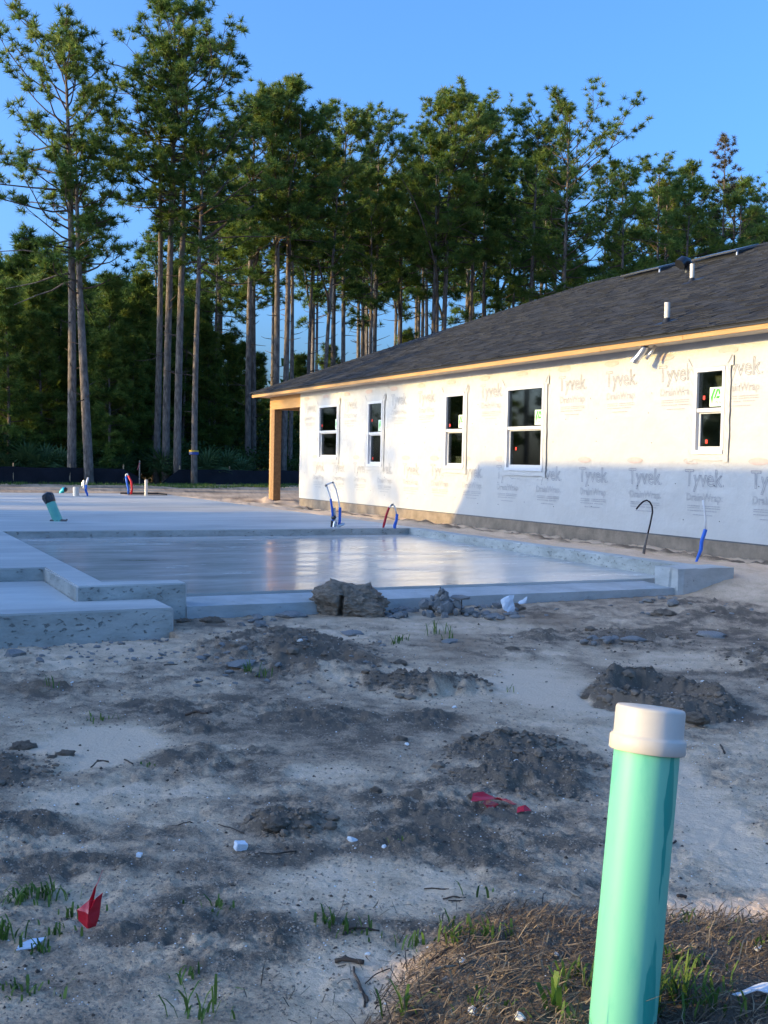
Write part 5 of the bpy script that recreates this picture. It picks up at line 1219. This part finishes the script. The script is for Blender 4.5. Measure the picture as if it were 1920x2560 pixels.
o = link('soil_clod', rock_mesh('soil_clod', 3, M['soil'], 6, 0.30, 1.5, 0.85, 0.10, True), loc=(p.x, p.y, p.z + 0.10), rot=(0, 0.1, 0), label='largest cracked lump of grey soil lying against the slab edge', cat='soil lump'); o.scale = (0.33, 0.22, 0.21)
LUMPS = [rock_mesh('soil_lump', 10 + k, M['soil'], 4, 0.35, 1.8, 0.7, 0.14) for k in range(4)]
for i, (u, v, w, lab) in enumerate([(530, 1555, 70, 'brown soil lump near the corner of the porch block'), (600, 1590, 60, 'soil lump at left foot of the dirt bank'), (700, 1585, 110, 'crumbling soil lump on the dirt bank, left of the big cracked lump'), (1290, 1520, 60, 'brown soil lump beside the white plastic scrap'), (1000, 1660, 60, 'soil lump below the dirt bank'), (165, 1885, 60, 'dark broken lump at the right end of the left mound'), (130, 1895, 40, 'smaller lump on the left mound'), (60, 1870, 90, 'flat soil lump on top of the left mound'), (1660, 1535, 70, 'low lump at the foot of the kerb block'), (1800, 1800, 70, 'broken dark lump at front right of the soil ring'), (1740, 1795, 80, 'cracked dark lump at the front of the soil ring'), (1470, 1745, 50, 'small dark lump at the left side of the soil ring'), (690, 2060, 90, 'brown crust lump on the undercut ridge'), (1280, 1625, 50, 'small lump on the pale wash'), (1190, 1990, 60, 'lump in the rough dark patch'), (1000, 1850, 50, 'flat lump in the middle ground'), (940, 1975, 40, 'tiny brown lump in the middle ground'), (460, 1555, 50, 'lump in the hollow by the porch corner')]):
    p = on(u, v); s = w / FPX * p.y / 2
    o = link('soil_lump', LUMPS[i % 4], loc=(p.x, p.y, p.z - s * 0.02), rot=(0, 0, i * 1.9), label=lab, cat='soil lump'); o.scale = (s * 0.85, s * 0.65, s * 0.6)
STN = [rock_mesh('stone', 30 + k, M['rubble'], 2, 0.4, 1.3, 0.7, 0.1) for k in range(5)]
rn = random.Random(8)
t = link('rubble_pile', None, loc=on(1105, 1535), label='small heap of broken concrete rubble right of the big soil lump', cat='rubble')
for i in range(46):
    r_ = abs(rn.gauss(0, 0.13)); a_ = rn.uniform(0, 6.28); s = rn.uniform(0.022, 0.065) * (1.3 if i < 8 else 1)
    o = link('stone', STN[i % 5], t, loc=(r_ * math.cos(a_) * 1.3, r_ * math.sin(a_) * 0.7, max(0.0, 0.20 - 0.9 * r_) * rn.uniform(0.5, 1)), rot=(rn.uniform(0, 6), rn.uniform(0, 6), rn.uniform(0, 6))); o.scale = (s, s * rn.uniform(0.6, 1), s * rn.uniform(0.5, 1))
o = link('stone', STN[1], t, loc=(0.16, 0, 0.15), rot=(0.2, 0, 0)); o.scale = (0.085, 0.06, 0.028)
mb = MB(); mb.tube([(0.17, 0, 0.0), (0.17, 0, 0.15)], 0.005, 5); mb.tube([(-0.02, 0, 0.1), (-0.02, 0, 0.24)], 0.005, 5); part('rebar_pin', mb, M['stick'], t, kind='stuff')
def scatter(region, n, smin, smax, label, group, name='rubble_stone', mats=None, cat='stone', sink=0.2):
    for i in range(n):
        u = rn.uniform(region[0], region[1]); v = region[2] + (region[3] - region[2]) * rn.random(); p = on(u, v); s = rn.uniform(smin, smax) * (0.6 + 0.4 * rn.random())
        o = link(name, (mats or STN)[i % 5], loc=(p.x, p.y, p.z + s * sink), rot=(rn.uniform(-0.4, 0.4), rn.uniform(-0.4, 0.4), rn.uniform(0, 6)), label=label, cat=cat, group=group); o.scale = (s, s * rn.uniform(0.6, 1), s * rn.uniform(0.45, 0.9))
scatter((1130, 1290, 1515, 1550), 34, 0.03, 0.075, 'grey rubble stone along the foot of the garage ledge', 'rubble along the garage ledge')
scatter((960, 1020, 1530, 1550), 12, 0.03, 0.06, 'dark rubble stone between the big lump and the rubble heap', 'rubble between lump and heap')
scatter((1590, 1720, 1480, 1512), 26, 0.03, 0.085, 'broken concrete piece at the foot of the kerb block', 'rubble at the kerb block')
scatter((1300, 1900, 1500, 1545), 22, 0.02, 0.04, 'small stone along the foot of the slab', 'stones along the slab')
scatter((100, 430, 1600, 1660), 60, 0.008, 0.035, 'small stone in front of the porch slab', 'stones in front of the porch')
scatter((440, 1000, 1580, 1720), 70, 0.008, 0.035, 'small stone on the dirt bank', 'stones on the dirt bank')
scatter((600, 720, 1535, 1570), 12, 0.03, 0.06, 'pale rubble on the bank by the ledge', 'pale rubble on the bank')
scatter((1460, 1540, 1590, 1610), 14, 0.02, 0.05, 'grey stone in the small stone patch at right', 'stone patch at right')
for (u, v, w, lab, k) in [(35, 1640, 60, 'rough pale concrete lump at the left edge', 0), (605, 1662, 85, 'flat pale concrete splash with grass growing beside it', 1), (505, 1645, 40, 'small white concrete crumb cluster by the bank', 2), (725, 1540, 85, 'pale concrete smear on the bank below the big lump', 3), (880, 1585, 70, 'pale concrete chunk under the big lump', 4), (1125, 1605, 55, 'flat pale chip on the brown wash', 1), (1780, 1590, 90, 'flat wet stone slab at the right', 2), (1580, 1600, 70, 'flat grey patch of concrete at right', 3)]:
    p = on(u, v); s = w / FPX * p.y / 2
    o = link('concrete_chunk', STN[k], loc=(p.x, p.y, p.z + s * 0.05), rot=(0, 0, k * 1.1), label=lab, cat='concrete chunk'); o.scale = (s, s * 0.8, s * (0.8 if u < 60 else 0.35))
def sheet(name, pts, faces, mat, loc, label, cat, thick=0.004, rot=(0, 0, 0), sub=2, crump=0.01):
    bm = bmesh.new(); vs = [bm.verts.new(p) for p in pts]
    for f in faces: bm.faces.new([vs[i] for i in f])
    bmesh.ops.subdivide_edges(bm, edges=list(bm.edges), cuts=sub, use_grid_fill=True)
    for v in bm.verts: v.co += Vector(mnoise.noise_vector(v.co * 30 + Vector(loc))) * crump
    me = bpy.data.meshes.new(name); bm.to_mesh(me); bm.free(); me.materials.append(mat)
    o = link(name, me, loc=loc, rot=rot, label=label, cat=cat); md = o.modifiers.new('thickness', 'SOLIDIFY'); md.thickness = thick; return o
p = on(1268, 1528)
sheet('plastic_scrap', [(-0.06, 0, 0.10), (0.02, 0, 0.15), (0.06, 0.01, 0.14), (0.05, 0, 0.09), (-0.01, -0.03, 0.08), (-0.04, -0.03, 0.02), (0.0, -0.05, -0.01), (0.03, -0.02, 0.05), (0.06, -0.01, -0.02), (0.07, 0.0, 0.04)], [(0, 1, 4), (1, 2, 3, 4), (0, 4, 5), (5, 4, 7, 6), (3, 9, 7, 4), (9, 8, 6, 7)], M['plastic'], p, 'curled white plastic scrap leaning on the garage ledge', 'plastic scrap', 0.003, crump=0.012)
p = on(1300, 1515)
sheet('plastic_scrap', [(-0.05, 0, 0.0), (0.06, 0, 0.03), (0.07, 0.02, 0.09), (0.0, 0.03, 0.05)], [(0, 1, 2, 3)], M['plastic'], p, 'smaller white scrap behind a brown lump by the ledge', 'plastic scrap', 0.003)
p = on(222, 2320)
sheet('red_flag', [(-0.028, 0, 0.02), (0.0, -0.01, 0.0), (0.022, 0, 0.005), (0.028, 0.01, 0.05), (0.038, 0.0, 0.10), (0.022, -0.012, 0.088), (0.012, 0.01, 0.075), (0.022, 0.0, 0.125), (0.036, 0.004, 0.165), (0.018, 0.0, 0.12), (0.0, 0.0, 0.08), (-0.03, 0.0, 0.055), (0.002, -0.022, 0.045)],
      [(0, 1, 12), (1, 2, 12), (2, 3, 12), (3, 4, 5), (3, 5, 12), (5, 6, 12), (6, 10, 12), (10, 11, 12), (11, 0, 12), (6, 7, 9, 10), (7, 8, 9)], M['redplastic'], p, 'red plastic flag scrap standing crumpled in the dirt', 'flag scrap', 0.0015, sub=3, crump=0.006)
for (u, v, w, ro, lab) in [(1205, 2003, 0.055, 0.4, 'larger of two flat red plastic scraps left of the green pipe'), (1225, 2020, 0.05, 1.2, 'lower red plastic scrap left of the green pipe'), (1258, 2012, 0.05, 2.3, 'darker red shred beside the two red scraps'), (1308, 2034, 0.028, 0.2, 'small red bit nearest the green pipe')]:
    p = on(u, v, 0.008)
    sheet('red_scrap', [(-w, -0.4 * w, 0), (0.2 * w, -0.55 * w, 0.012), (1.05 * w, -0.1 * w, 0.004), (0.3 * w, 0.45 * w, 0.018), (-0.6 * w, 0.5 * w, 0.01)], [(0, 1, 2, 3, 4)], M['redplastic'], p, lab, 'plastic scrap', 0.002, rot=(0.15, 0.1, ro), sub=3, crump=0.006)
p = on(601, 2125, 0.004)
bm = bmesh.new(); bmesh.ops.create_cube(bm, size=1); bmesh.ops.subdivide_edges(bm, edges=list(bm.edges), cuts=3, use_grid_fill=True)
for v in bm.verts: v.co += Vector(mnoise.noise_vector(v.co * 3.1)) * 0.12
me = bpy.data.meshes.new('foam_chunk'); bm.to_mesh(me); bm.free(); me.materials.append(M['white'])
o = link('foam_chunk', me, loc=p + Vector((0, 0, 0.01)), rot=(0.1, 0.15, 0.5), label='white foam chunk on the sand left of a short stick', cat='foam chunk'); o.scale = (0.038, 0.03, 0.026)
p = on(348, 2140, 0.004); o = link('foam_chunk', me, loc=p, rot=(0.1, 0.1, 1.5), label='small white foam chip in the dark crumbly soil at left', cat='foam chunk'); o.scale = (0.02, 0.016, 0.012)
p = on(78, 2368, 0.004)
sheet('tile_scrap', [(-0.03, -0.028, 0), (0.012, -0.022, 0.004), (0.032, 0.03, 0.012), (-0.004, 0.028, 0.008), (-0.032, 0.006, 0.002)], [(0, 1, 2, 3, 4)], M['glass_scrap'], p, 'flat pale blue scrap lying at the left edge', 'scrap', 0.003, sub=2, crump=0.002)
p = on(1890, 2515, 0.01)
sheet('white_wrapper', [(-0.05, 0.02, 0.01), (0.0, -0.01, 0.03), (0.09, -0.04, 0.03), (0.10, 0.02, 0.04), (0.02, 0.03, 0.035)], [(0, 1, 2, 3, 4)], M['plastic'], p, 'white wrapper in the straw at the right edge', 'wrapper', 0.002, sub=3, crump=0.008)
for (u, v, w, lab) in [(960, 2120, 0.016, 'white shell bit by the front edge of the ridge'), (880, 2105, 0.028, 'white curled shell piece on the ridge'), (920, 2388, 0.013, 'pair of white pebbles on the bare sand'), (1155, 2408, 0.017, 'rounded white pebble on the straw edge'), (963, 2512, 0.008, 'small white pebble at bottom centre'), (1180, 2535, 0.022, 'pale green tinged stone in the straw'), (1215, 2522, 0.014, 'pale stone in the straw'), (1300, 2550, 0.022, 'pale stone at the foot of the green pipe'), (1390, 2390, 0.016, 'pale rounded stone behind the straw, left of the pipe'), (1895, 2375, 0.018, 'pale stone at the right edge'), (1755, 1708, 0.03, 'white chip in the hollow of the soil ring'), (1492, 1698, 0.018, 'pale chip on the left of the soil ring'), (750, 1605, 0.035, 'long pale stone on the dirt bank'), (1278, 1595, 0.02, 'white chip on the brown wash'), (1135, 1770, 0.02, 'white chip in front of the dark mound'), (1017, 1863, 0.018, 'white chip in the rough patch'), (1290, 1905, 0.02, 'pale chip in the dark rough patch'), (180, 1708, 0.016, 'white chip in the sand at left')]:
    w *= 0.75; p = on(u, v); o = link('pale_stone', STN[int(u) % 5], loc=(p.x, p.y, p.z + w * 0.4), rot=(0.2, 0.3, u), label=lab, cat='stone'); o.scale = (w, w * 0.75, w * 0.6); o.data = PALE[int(u) % 5] if 'PALE' in globals() else o.data
    if 'PALE' not in globals():
        PALE = []
        for m_ in STN: c = m_.copy(); c.materials.clear(); c.materials.append(M['shell']); PALE.append(c)
        o.data = PALE[int(u) % 5]
# sticks
def stick(u0, v0, u1, v1, r_, lab, mat='stick', arch=0.003, tw=0.006):
    r_ *= 0.7; arch *= 0.6
    p0, p1 = on(u0, v0, r_), on(u1, v1, r_); mb = MB(); n = 7; ps = []
    for i in range(n + 1):
        q = p0.lerp(p1, i / n); q.z = max(q.z, gz(q.x, q.y) + r_ * 0.6) + arch * math.sin(math.pi * i / n); q += Vector(mnoise.noise_vector(q * 23)) * tw; ps.append(q - p0)
    mb.tube(ps, [r_ * (0.8 + 0.3 * mnoise.noise((i * 0.9, u0, 0))) for i in range(n + 1)], 6)
    link('stick', mb.mesh('stick', M[mat], True), loc=p0, label=lab, cat='stick')
stick(695, 2137, 740, 2131, 0.006, 'short dark stick right of the white foam chunk'); stick(620, 2138, 695, 2136, 0.003, 'thin stick end beside the foam chunk')
stick(836, 2408, 905, 2412, 0.011, 'flat dark bark stick on the small soil patch'); stick(882, 2420, 915, 2520, 0.005, 'long thin stick leaning over the small soil patch'); stick(893, 2450, 918, 2505, 0.004, 'second thin stick beside the long one')
stick(1022, 2480, 1140, 2415, 0.005, 'straight pale stick at the left edge of straw', 'palestick', 0.02); stick(860, 2328, 945, 2328, 0.006, 'dark twig on the sand between grass tufts'); stick(915, 2462, 975, 2425, 0.003, 'curved thin twig on the bare sand', arch=0.015)
stick(1395, 2215, 1450, 2247, 0.006, 'pale stick with dark root clump, left of the pipe', 'palestick'); stick(1665, 2120, 1690, 2107, 0.007, 'dark stick just right of the green pipe'); stick(1303, 2490, 1362, 2498, 0.004, 'bent pale straw stalk left of the pipe', 'palestick', 0.02)
stick(225, 1920, 270, 1906, 0.006, 'curved twig on the pale sand at left', arch=0.02); stick(310, 1902, 332, 1912, 0.006, 'small forked twig on the pale sand'); stick(430, 2066, 480, 2058, 0.004, 'thin twig in the left sand'); stick(545, 2065, 610, 2085, 0.004, 'thin twig below the ridge'); stick(465, 1790, 520, 1785, 0.012, 'rotten stick in the middle left'); stick(410, 1665, 445, 1662, 0.006, 'twig near the porch'); stick(1110, 2250, 1165, 2245, 0.005, 'root bit in the sand'); stick(1120, 2255, 1160, 2250, 0.004, 'thin root bit in the sand'); stick(1800, 1865, 1812, 1888, 0.008, 'dark broken twig right of the pipe'); stick(1060, 2225, 1120, 2222, 0.004, 'short dark twig in front of the ridge')
stick(1695, 2246, 1716, 2246, 0.010, 'short black charred stick right of the pipe'); stick(1110, 2345, 1180, 2335, 0.009, 'dark bark strip by the straw'); stick(1060, 2415, 1130, 2370, 0.006, 'dark twig near straw edge')
# ------------------------------------------------------------------ grass tufts
def tuft(u, v, n, h, lab, spread=0.03, col=None, wd=0.004, seed=None):
    rn = random.Random(seed or int(u * 7 + v)); p = on(u, v); mb = MB(); mb.t = []
    for i in range(n):
        a_ = rn.uniform(0, 6.28); r_ = abs(rn.gauss(0, spread)); b_ = Vector((r_ * math.cos(a_) * 1.5, r_ * math.sin(a_) * 0.7, -0.01)); hh = h * rn.uniform(0.45, 1.1); le = rn.uniform(0.1, 0.9) * hh; az = rn.uniform(0, 6.28)
        d = Vector((math.cos(az), math.sin(az), 0)); s = Vector((-d.y, d.x, 0)) * wd * rn.uniform(0.6, 1.2)
        m1 = b_ + d * le * 0.25 + Vector((0, 0, hh * 0.55)); m2 = b_ + d * le * 0.65 + Vector((0, 0, hh * 0.9)); e = b_ + d * le + Vector((0, 0, hh * rn.uniform(0.75, 1.05)))
        mb.add([b_ - s * 0.7, b_ + s * 0.7, m1 + s, m1 - s, m2 + s * 0.7, m2 - s * 0.7, e], [(0, 1, 2, 3), (3, 2, 4, 5), (5, 4, 6)]); q = rn.uniform(0.1, 1); mb.t += [q] * 3
    t = link('grass_tuft', None, loc=p, label=lab, cat='grass tuft'); link('blades', mb.mesh('blades', M['grass'], True), t, kind='stuff')
for a_ in [(45, 2255, 26, 0.05, 'grass tuft low at the left edge'), (95, 2248, 30, 0.06, 'longer grass patch above the pale blue scrap', 0.05), (125, 2240, 22, 0.06, 'upright grass tuft left of the red flag'), (10, 2345, 22, 0.07, 'bright grass tuft cut by the left edge'), (100, 2380, 14, 0.05, 'sparse grass beside the pale blue scrap'), (135, 2335, 16, 0.04, 'pale thin grass below the red flag'), (180, 2290, 14, 0.05, 'thin grass just left of the red flag'), (40, 2470, 14, 0.035, 'yellowing grass at lower left'), (60, 2490, 16, 0.04, 'low grass near the lower left corner', 0.04), (545, 2275, 12, 0.05, 'small grass tuft on the left sand'), (450, 2440, 10, 0.05, 'thin grass on the lower soil rise'), (480, 2535, 6, 0.10, 'single tall grass blades at the bottom left'), (553, 2530, 4, 0.11, 'lone pale grass stem at the bottom'), (500, 2550, 8, 0.06, 'grass blades at the bottom edge'), (825, 2310, 16, 0.055, 'left of two green tufts on the middle sand'), (868, 2330, 12, 0.065, 'right of two green tufts on the middle sand'), (915, 2335, 8, 0.03, 'low grass rooted at the dark twig'), (1040, 2365, 14, 0.06, 'grass tuft on the sand above the straw edge'), (1103, 2335, 8, 0.07, 'thin upright blades near the straw edge'), (1215, 2340, 26, 0.07, 'sunlit grass tuft at the top of the straw', 0.03), (1140, 2350, 16, 0.05, 'yellow grass tuft at the straw edge'), (1025, 2540, 10, 0.09, 'upright grass blades in the straw, bottom centre'), (1180, 2510, 10, 0.05, 'short grass in the straw'), (1235, 2520, 8, 0.04, 'yellow green leaf tuft in the straw'), (1385, 2530, 5, 0.12, 'broad bright blades left of the pipe foot', 0.01, None, 0.009), (1420, 2555, 6, 0.06, 'bright leaf blades at the pipe foot'), (1440, 2440, 18, 0.06, 'green tuft against the left of the pipe'), (1410, 2470, 14, 0.06, 'dark green grass left of the pipe'), (1640, 2480, 50, 0.10, 'dense grass clump right of the pipe foot', 0.06), (1700, 2500, 40, 0.09, 'grass spreading right of the pipe foot', 0.06), (1620, 2550, 30, 0.10, 'tall dry grass against the pipe foot', 0.03), (1700, 2310, 22, 0.05, 'grass tuft on the sand right of the pipe'), (1695, 2400, 20, 0.06, 'bright grass right of the pipe'), (1745, 2420, 18, 0.05, 'sunlit grass in the straw at right'), (1780, 2530, 24, 0.09, 'green blades at lower right', 0.05), (1900, 2370, 14, 0.05, 'grass at the right edge'), (1840, 2315, 14, 0.03, 'low grass on sand at right', 0.06), (1780, 2320, 10, 0.03, 'flat grass on sand at right', 0.05), (618, 1685, 16, 0.10, 'grass by the flat concrete splash', 0.03), (660, 1690, 10, 0.07, 'thin grass right of the concrete splash'), (1087, 1585, 12, 0.13, 'grass sprouting on the brown wash'), (1125, 1600, 10, 0.12, 'thin grass on the brown wash, lower'), (985, 1612, 14, 0.09, 'grass below the dirt bank'), (1000, 1605, 10, 0.08, 'grass beside the bank chips'), (260, 1800, 18, 0.05, 'low dry grass at the edge of the pale sand', 0.07), (380, 1915, 10, 0.03, 'flat grass on the pale sand', 0.04), (125, 1715, 8, 0.09, 'single grass blade at left'), (1240, 2245, 5, 0.06, 'small three leaved sprout on the sand'), (1270, 1730, 8, 0.06, 'thin grass beside the soil ring'), (1010, 2100, 8, 0.03, 'tiny grass on the ridge')]:
    tuft(*a_)
# ------------------------------------------------------------------ straw mat, crumbs and specks: past counting
def field(n, pick):
    xs = []
    while len(xs) < n:
        xs.append(pick())
    return np.array(xs)
rn = random.Random(12)
def inmat(x, y):
    if y < 1.4 or x > 1.75: return 0
    l = (x + 0.03 - 0.41 * (y - 2.63)); f = mnoise.noise((x * 3, y * 3, 4.0)) * 0.15
    return 1 if (l + f > 0.02 and y - 0.03 * x + f * 0.8 < 3.12) else 0
pts = []
while len(pts) < 17000:
    x = rn.uniform(-0.35, 1.75); y = rn.uniform(1.9, 3.25)
    if inmat(x, y) or rn.random() < 0.03: pts.append((x, y))
P_ = np.array(pts); Zt = terrain(P_[:, 0], P_[:, 1])[0]
mb = MB(); mb.t = []
for (x, y), z in zip(pts, Zt):
    a_ = rn.gauss(0.4, 1.1); L_ = rn.uniform(0.02, 0.075) * (2.2 if rn.random() < 0.06 else 1); d = Vector((math.cos(a_), math.sin(a_), rn.gauss(0.05, 0.30))); s = Vector((-math.sin(a_), math.cos(a_), 0.3)) * rn.uniform(0.0006, 0.0017)
    c = Vector((x, y, z + abs(rn.gauss(0, 0.011)))); m_ = c + d * L_ * 0.5 + Vector((rn.gauss(0, 0.006), rn.gauss(0, 0.006), abs(rn.gauss(0, 0.008)))); e = c + d * L_
    mb.add([c - s, c + s, m_ + s, m_ - s, e], [(0, 1, 2, 3), (3, 2, 4)]); q = min(1, max(0, rn.gauss(0.45, 0.3))); mb.t += [q, q]
link('straw_mat', mb.mesh('straw_mat', M['straw']), kind='stuff', label='matted dead straw covering the raised ground at lower right', cat='straw')
def crumbs(name, n, smin, smax, mat, label, soilmin=None, power=1.0):
    mb = MB(); u = np.array([rn.uniform(-30, 1950) for _ in range(n)]); v = np.array([1560 + 1000 * rn.random() ** power for _ in range(n)])
    xy = [ground(a, b) for a, b in zip(u, v)]; X = np.array([p.x for p in xy]); Y = np.array([p.y for p in xy]); Z, S, _ = terrain(X, Y)
    for x, y, z, s_ in zip(X, Y, Z, S):
        if z < -0.08 or (soilmin is not None and s_ < soilmin + rn.uniform(-0.2, 0.2)): continue
        s = rn.uniform(smin, smax) * rn.uniform(0.5, 1) * (0.45 + y / 7)
        a_ = rn.uniform(0, 6.28); ca, sa = math.cos(a_) * s, math.sin(a_) * s; k = rn.uniform(0.5, 1)
        mb.add([(x + ca, y + sa, z + s * 0.1), (x - sa * k, y + ca * k, z + s * 0.1), (x - ca * 0.8, y - sa * 0.8, z + s * 0.1), (x + sa * k, y - ca * k, z), (x + ca * 0.2, y - sa * 0.2, z + s * rn.uniform(0.5, 0.9)), (x, y, z - s * 0.4)],
               [(0, 1, 4), (1, 2, 4), (2, 3, 4), (3, 0, 4), (1, 0, 5), (2, 1, 5), (3, 2, 5), (0, 3, 5)])
    link(name, mb.mesh(name, M[mat]), kind='stuff', label=label, cat='ground litter')
crumbs('soil_crumbs', 17000, 0.003, 0.010, 'crumb', 'loose dark soil crumbs over the rough ground', 0.28, 0.9)
crumbs('shell_specks', 900, 0.003, 0.0065, 'shell', 'tiny white shell specks scattered in the soil', 0.15)
crumbs('bark_chips', 700, 0.004, 0.012, 'stick', 'dark bark chips and root bits on the sand')

# crisp clods lying on the dug mounds
bm = bmesh.new(); bmesh.ops.create_icosphere(bm, subdivisions=1, radius=1); IV = [v.co.copy() for v in bm.verts]; IF = [tuple(v.index for v in f.verts) for f in bm.faces]; bm.free()
mb = MB(); rn = random.Random(41); spots = [MOUNDS[0][0], MOUNDS[1][0], MOUNDS[2][0], MOUNDS[2][0], MOUNDS[3][0], MOUNDS[3][0], MOUNDS[4][0], MOUNDS[5][0], MOUNDS[7][0], MOUNDS[12][0], MOUNDS[13][0], RING, RING, RING]
CL = []
for i in range(2300):
    cx, cy, rx, ry = spots[i % len(spots)]; a_ = rn.uniform(0, 6.28); q = math.sqrt(rn.random()); CL.append((cx + rx * q * math.cos(a_) * 0.98, cy + ry * q * math.sin(a_) * 0.98))
CL = np.array(CL); CZ, CS, _ = terrain(CL[:, 0], CL[:, 1])
for (x, y), z, so in zip(CL, CZ, CS):
    s = rn.uniform(0.004, 0.013) * (2.6 if rn.random() < 0.06 else 1) * (0.6 + y / 14)
    if z < -0.08 or so < rn.uniform(0.3, 0.8): continue
    off = Vector((rn.random() * 50, rn.random() * 50, 0)); sc = (rn.uniform(0.8, 1.5), rn.uniform(0.7, 1.2), rn.uniform(0.5, 0.9))
    mb.add([(x + v.x * s * sc[0] * (1 + 0.45 * mnoise.noise(v * 1.5 + off)), y + v.y * s * sc[1] * (1 + 0.45 * mnoise.noise(v * 1.5 + off)), z + s * 0.2 + v.z * s * sc[2]) for v in IV], IF)
link('soil_clods', mb.mesh('soil_clods', M['clod']), kind='stuff', label='loose clods lying over the dug mounds of soil', cat='soil')

# parts built of several separate pieces: one object for each piece
def split_pieces(o):
    me = o.data; n = len(me.vertices); par = list(range(n))
    def find(i):
        while par[i] != i: par[i] = par[par[i]]; i = par[i]
        return i
    for e in me.edges:
        a_, b_ = find(e.vertices[0]), find(e.vertices[1])
        if a_ != b_: par[a_] = b_
    groups = {}
    for p_ in me.polygons: groups.setdefault(find(p_.vertices[0]), []).append(p_)
    if not 2 <= len(groups) <= 14: return
    meshes = []
    for ps in groups.values():
        ids = sorted({i for p_ in ps for i in p_.vertices}); mp_ = {i: k for k, i in enumerate(ids)}
        nm = bpy.data.meshes.new(me.name); nm.from_pydata([me.vertices[i].co[:] for i in ids], [], [[mp_[i] for i in p_.vertices] for p_ in ps])
        for m_ in me.materials: nm.materials.append(m_)
        nm.polygons.foreach_set('use_smooth', [p_.use_smooth for p_ in ps])
        if ps[0].use_smooth:
            try: nm.set_sharp_from_angle(angle=R(45))
            except Exception: pass
        nm.update(); meshes.append(nm)
    o.data = meshes[0]; base = o.name.split('.')[0]
    for nm in meshes[1:]:
        q = o.copy(); q.name = base; q.data = nm; COL.objects.link(q)
for o in list(COL.objects):
    if o.type == 'MESH' and o.parent is not None and o.name.split('.')[0] in ('sleeve', 'elbow', 'tape', 'wrap_scrap', 'valve', 'tub_rim', 'form_board', 'drip_edge', 'soffit', 'tube', 'interior', 'outer_walls', 'stem_wall', 'sash', 'ribbon', 'walls', 'pipe_boot', 'vent_duct'): split_pieces(o)

# trees of one label told apart by height
same = {}
for o in COL.objects:
    if o.get('label') and o.get('category') in ('tree', 'bush', 'palmetto') and 'left of the picture' not in o['label']: same.setdefault(o['label'], []).append(o)
for lb, os_ in same.items():
    if len(os_) in (2, 3) and len(lb.split()) < 16:
        os_.sort(key=lambda o: o.scale.z)
        for o, wd in zip(os_, ('shorter', 'taller') if len(os_) == 2 else ('shortest', 'middling', 'tallest')): o['label'] = wd + ' ' + lb
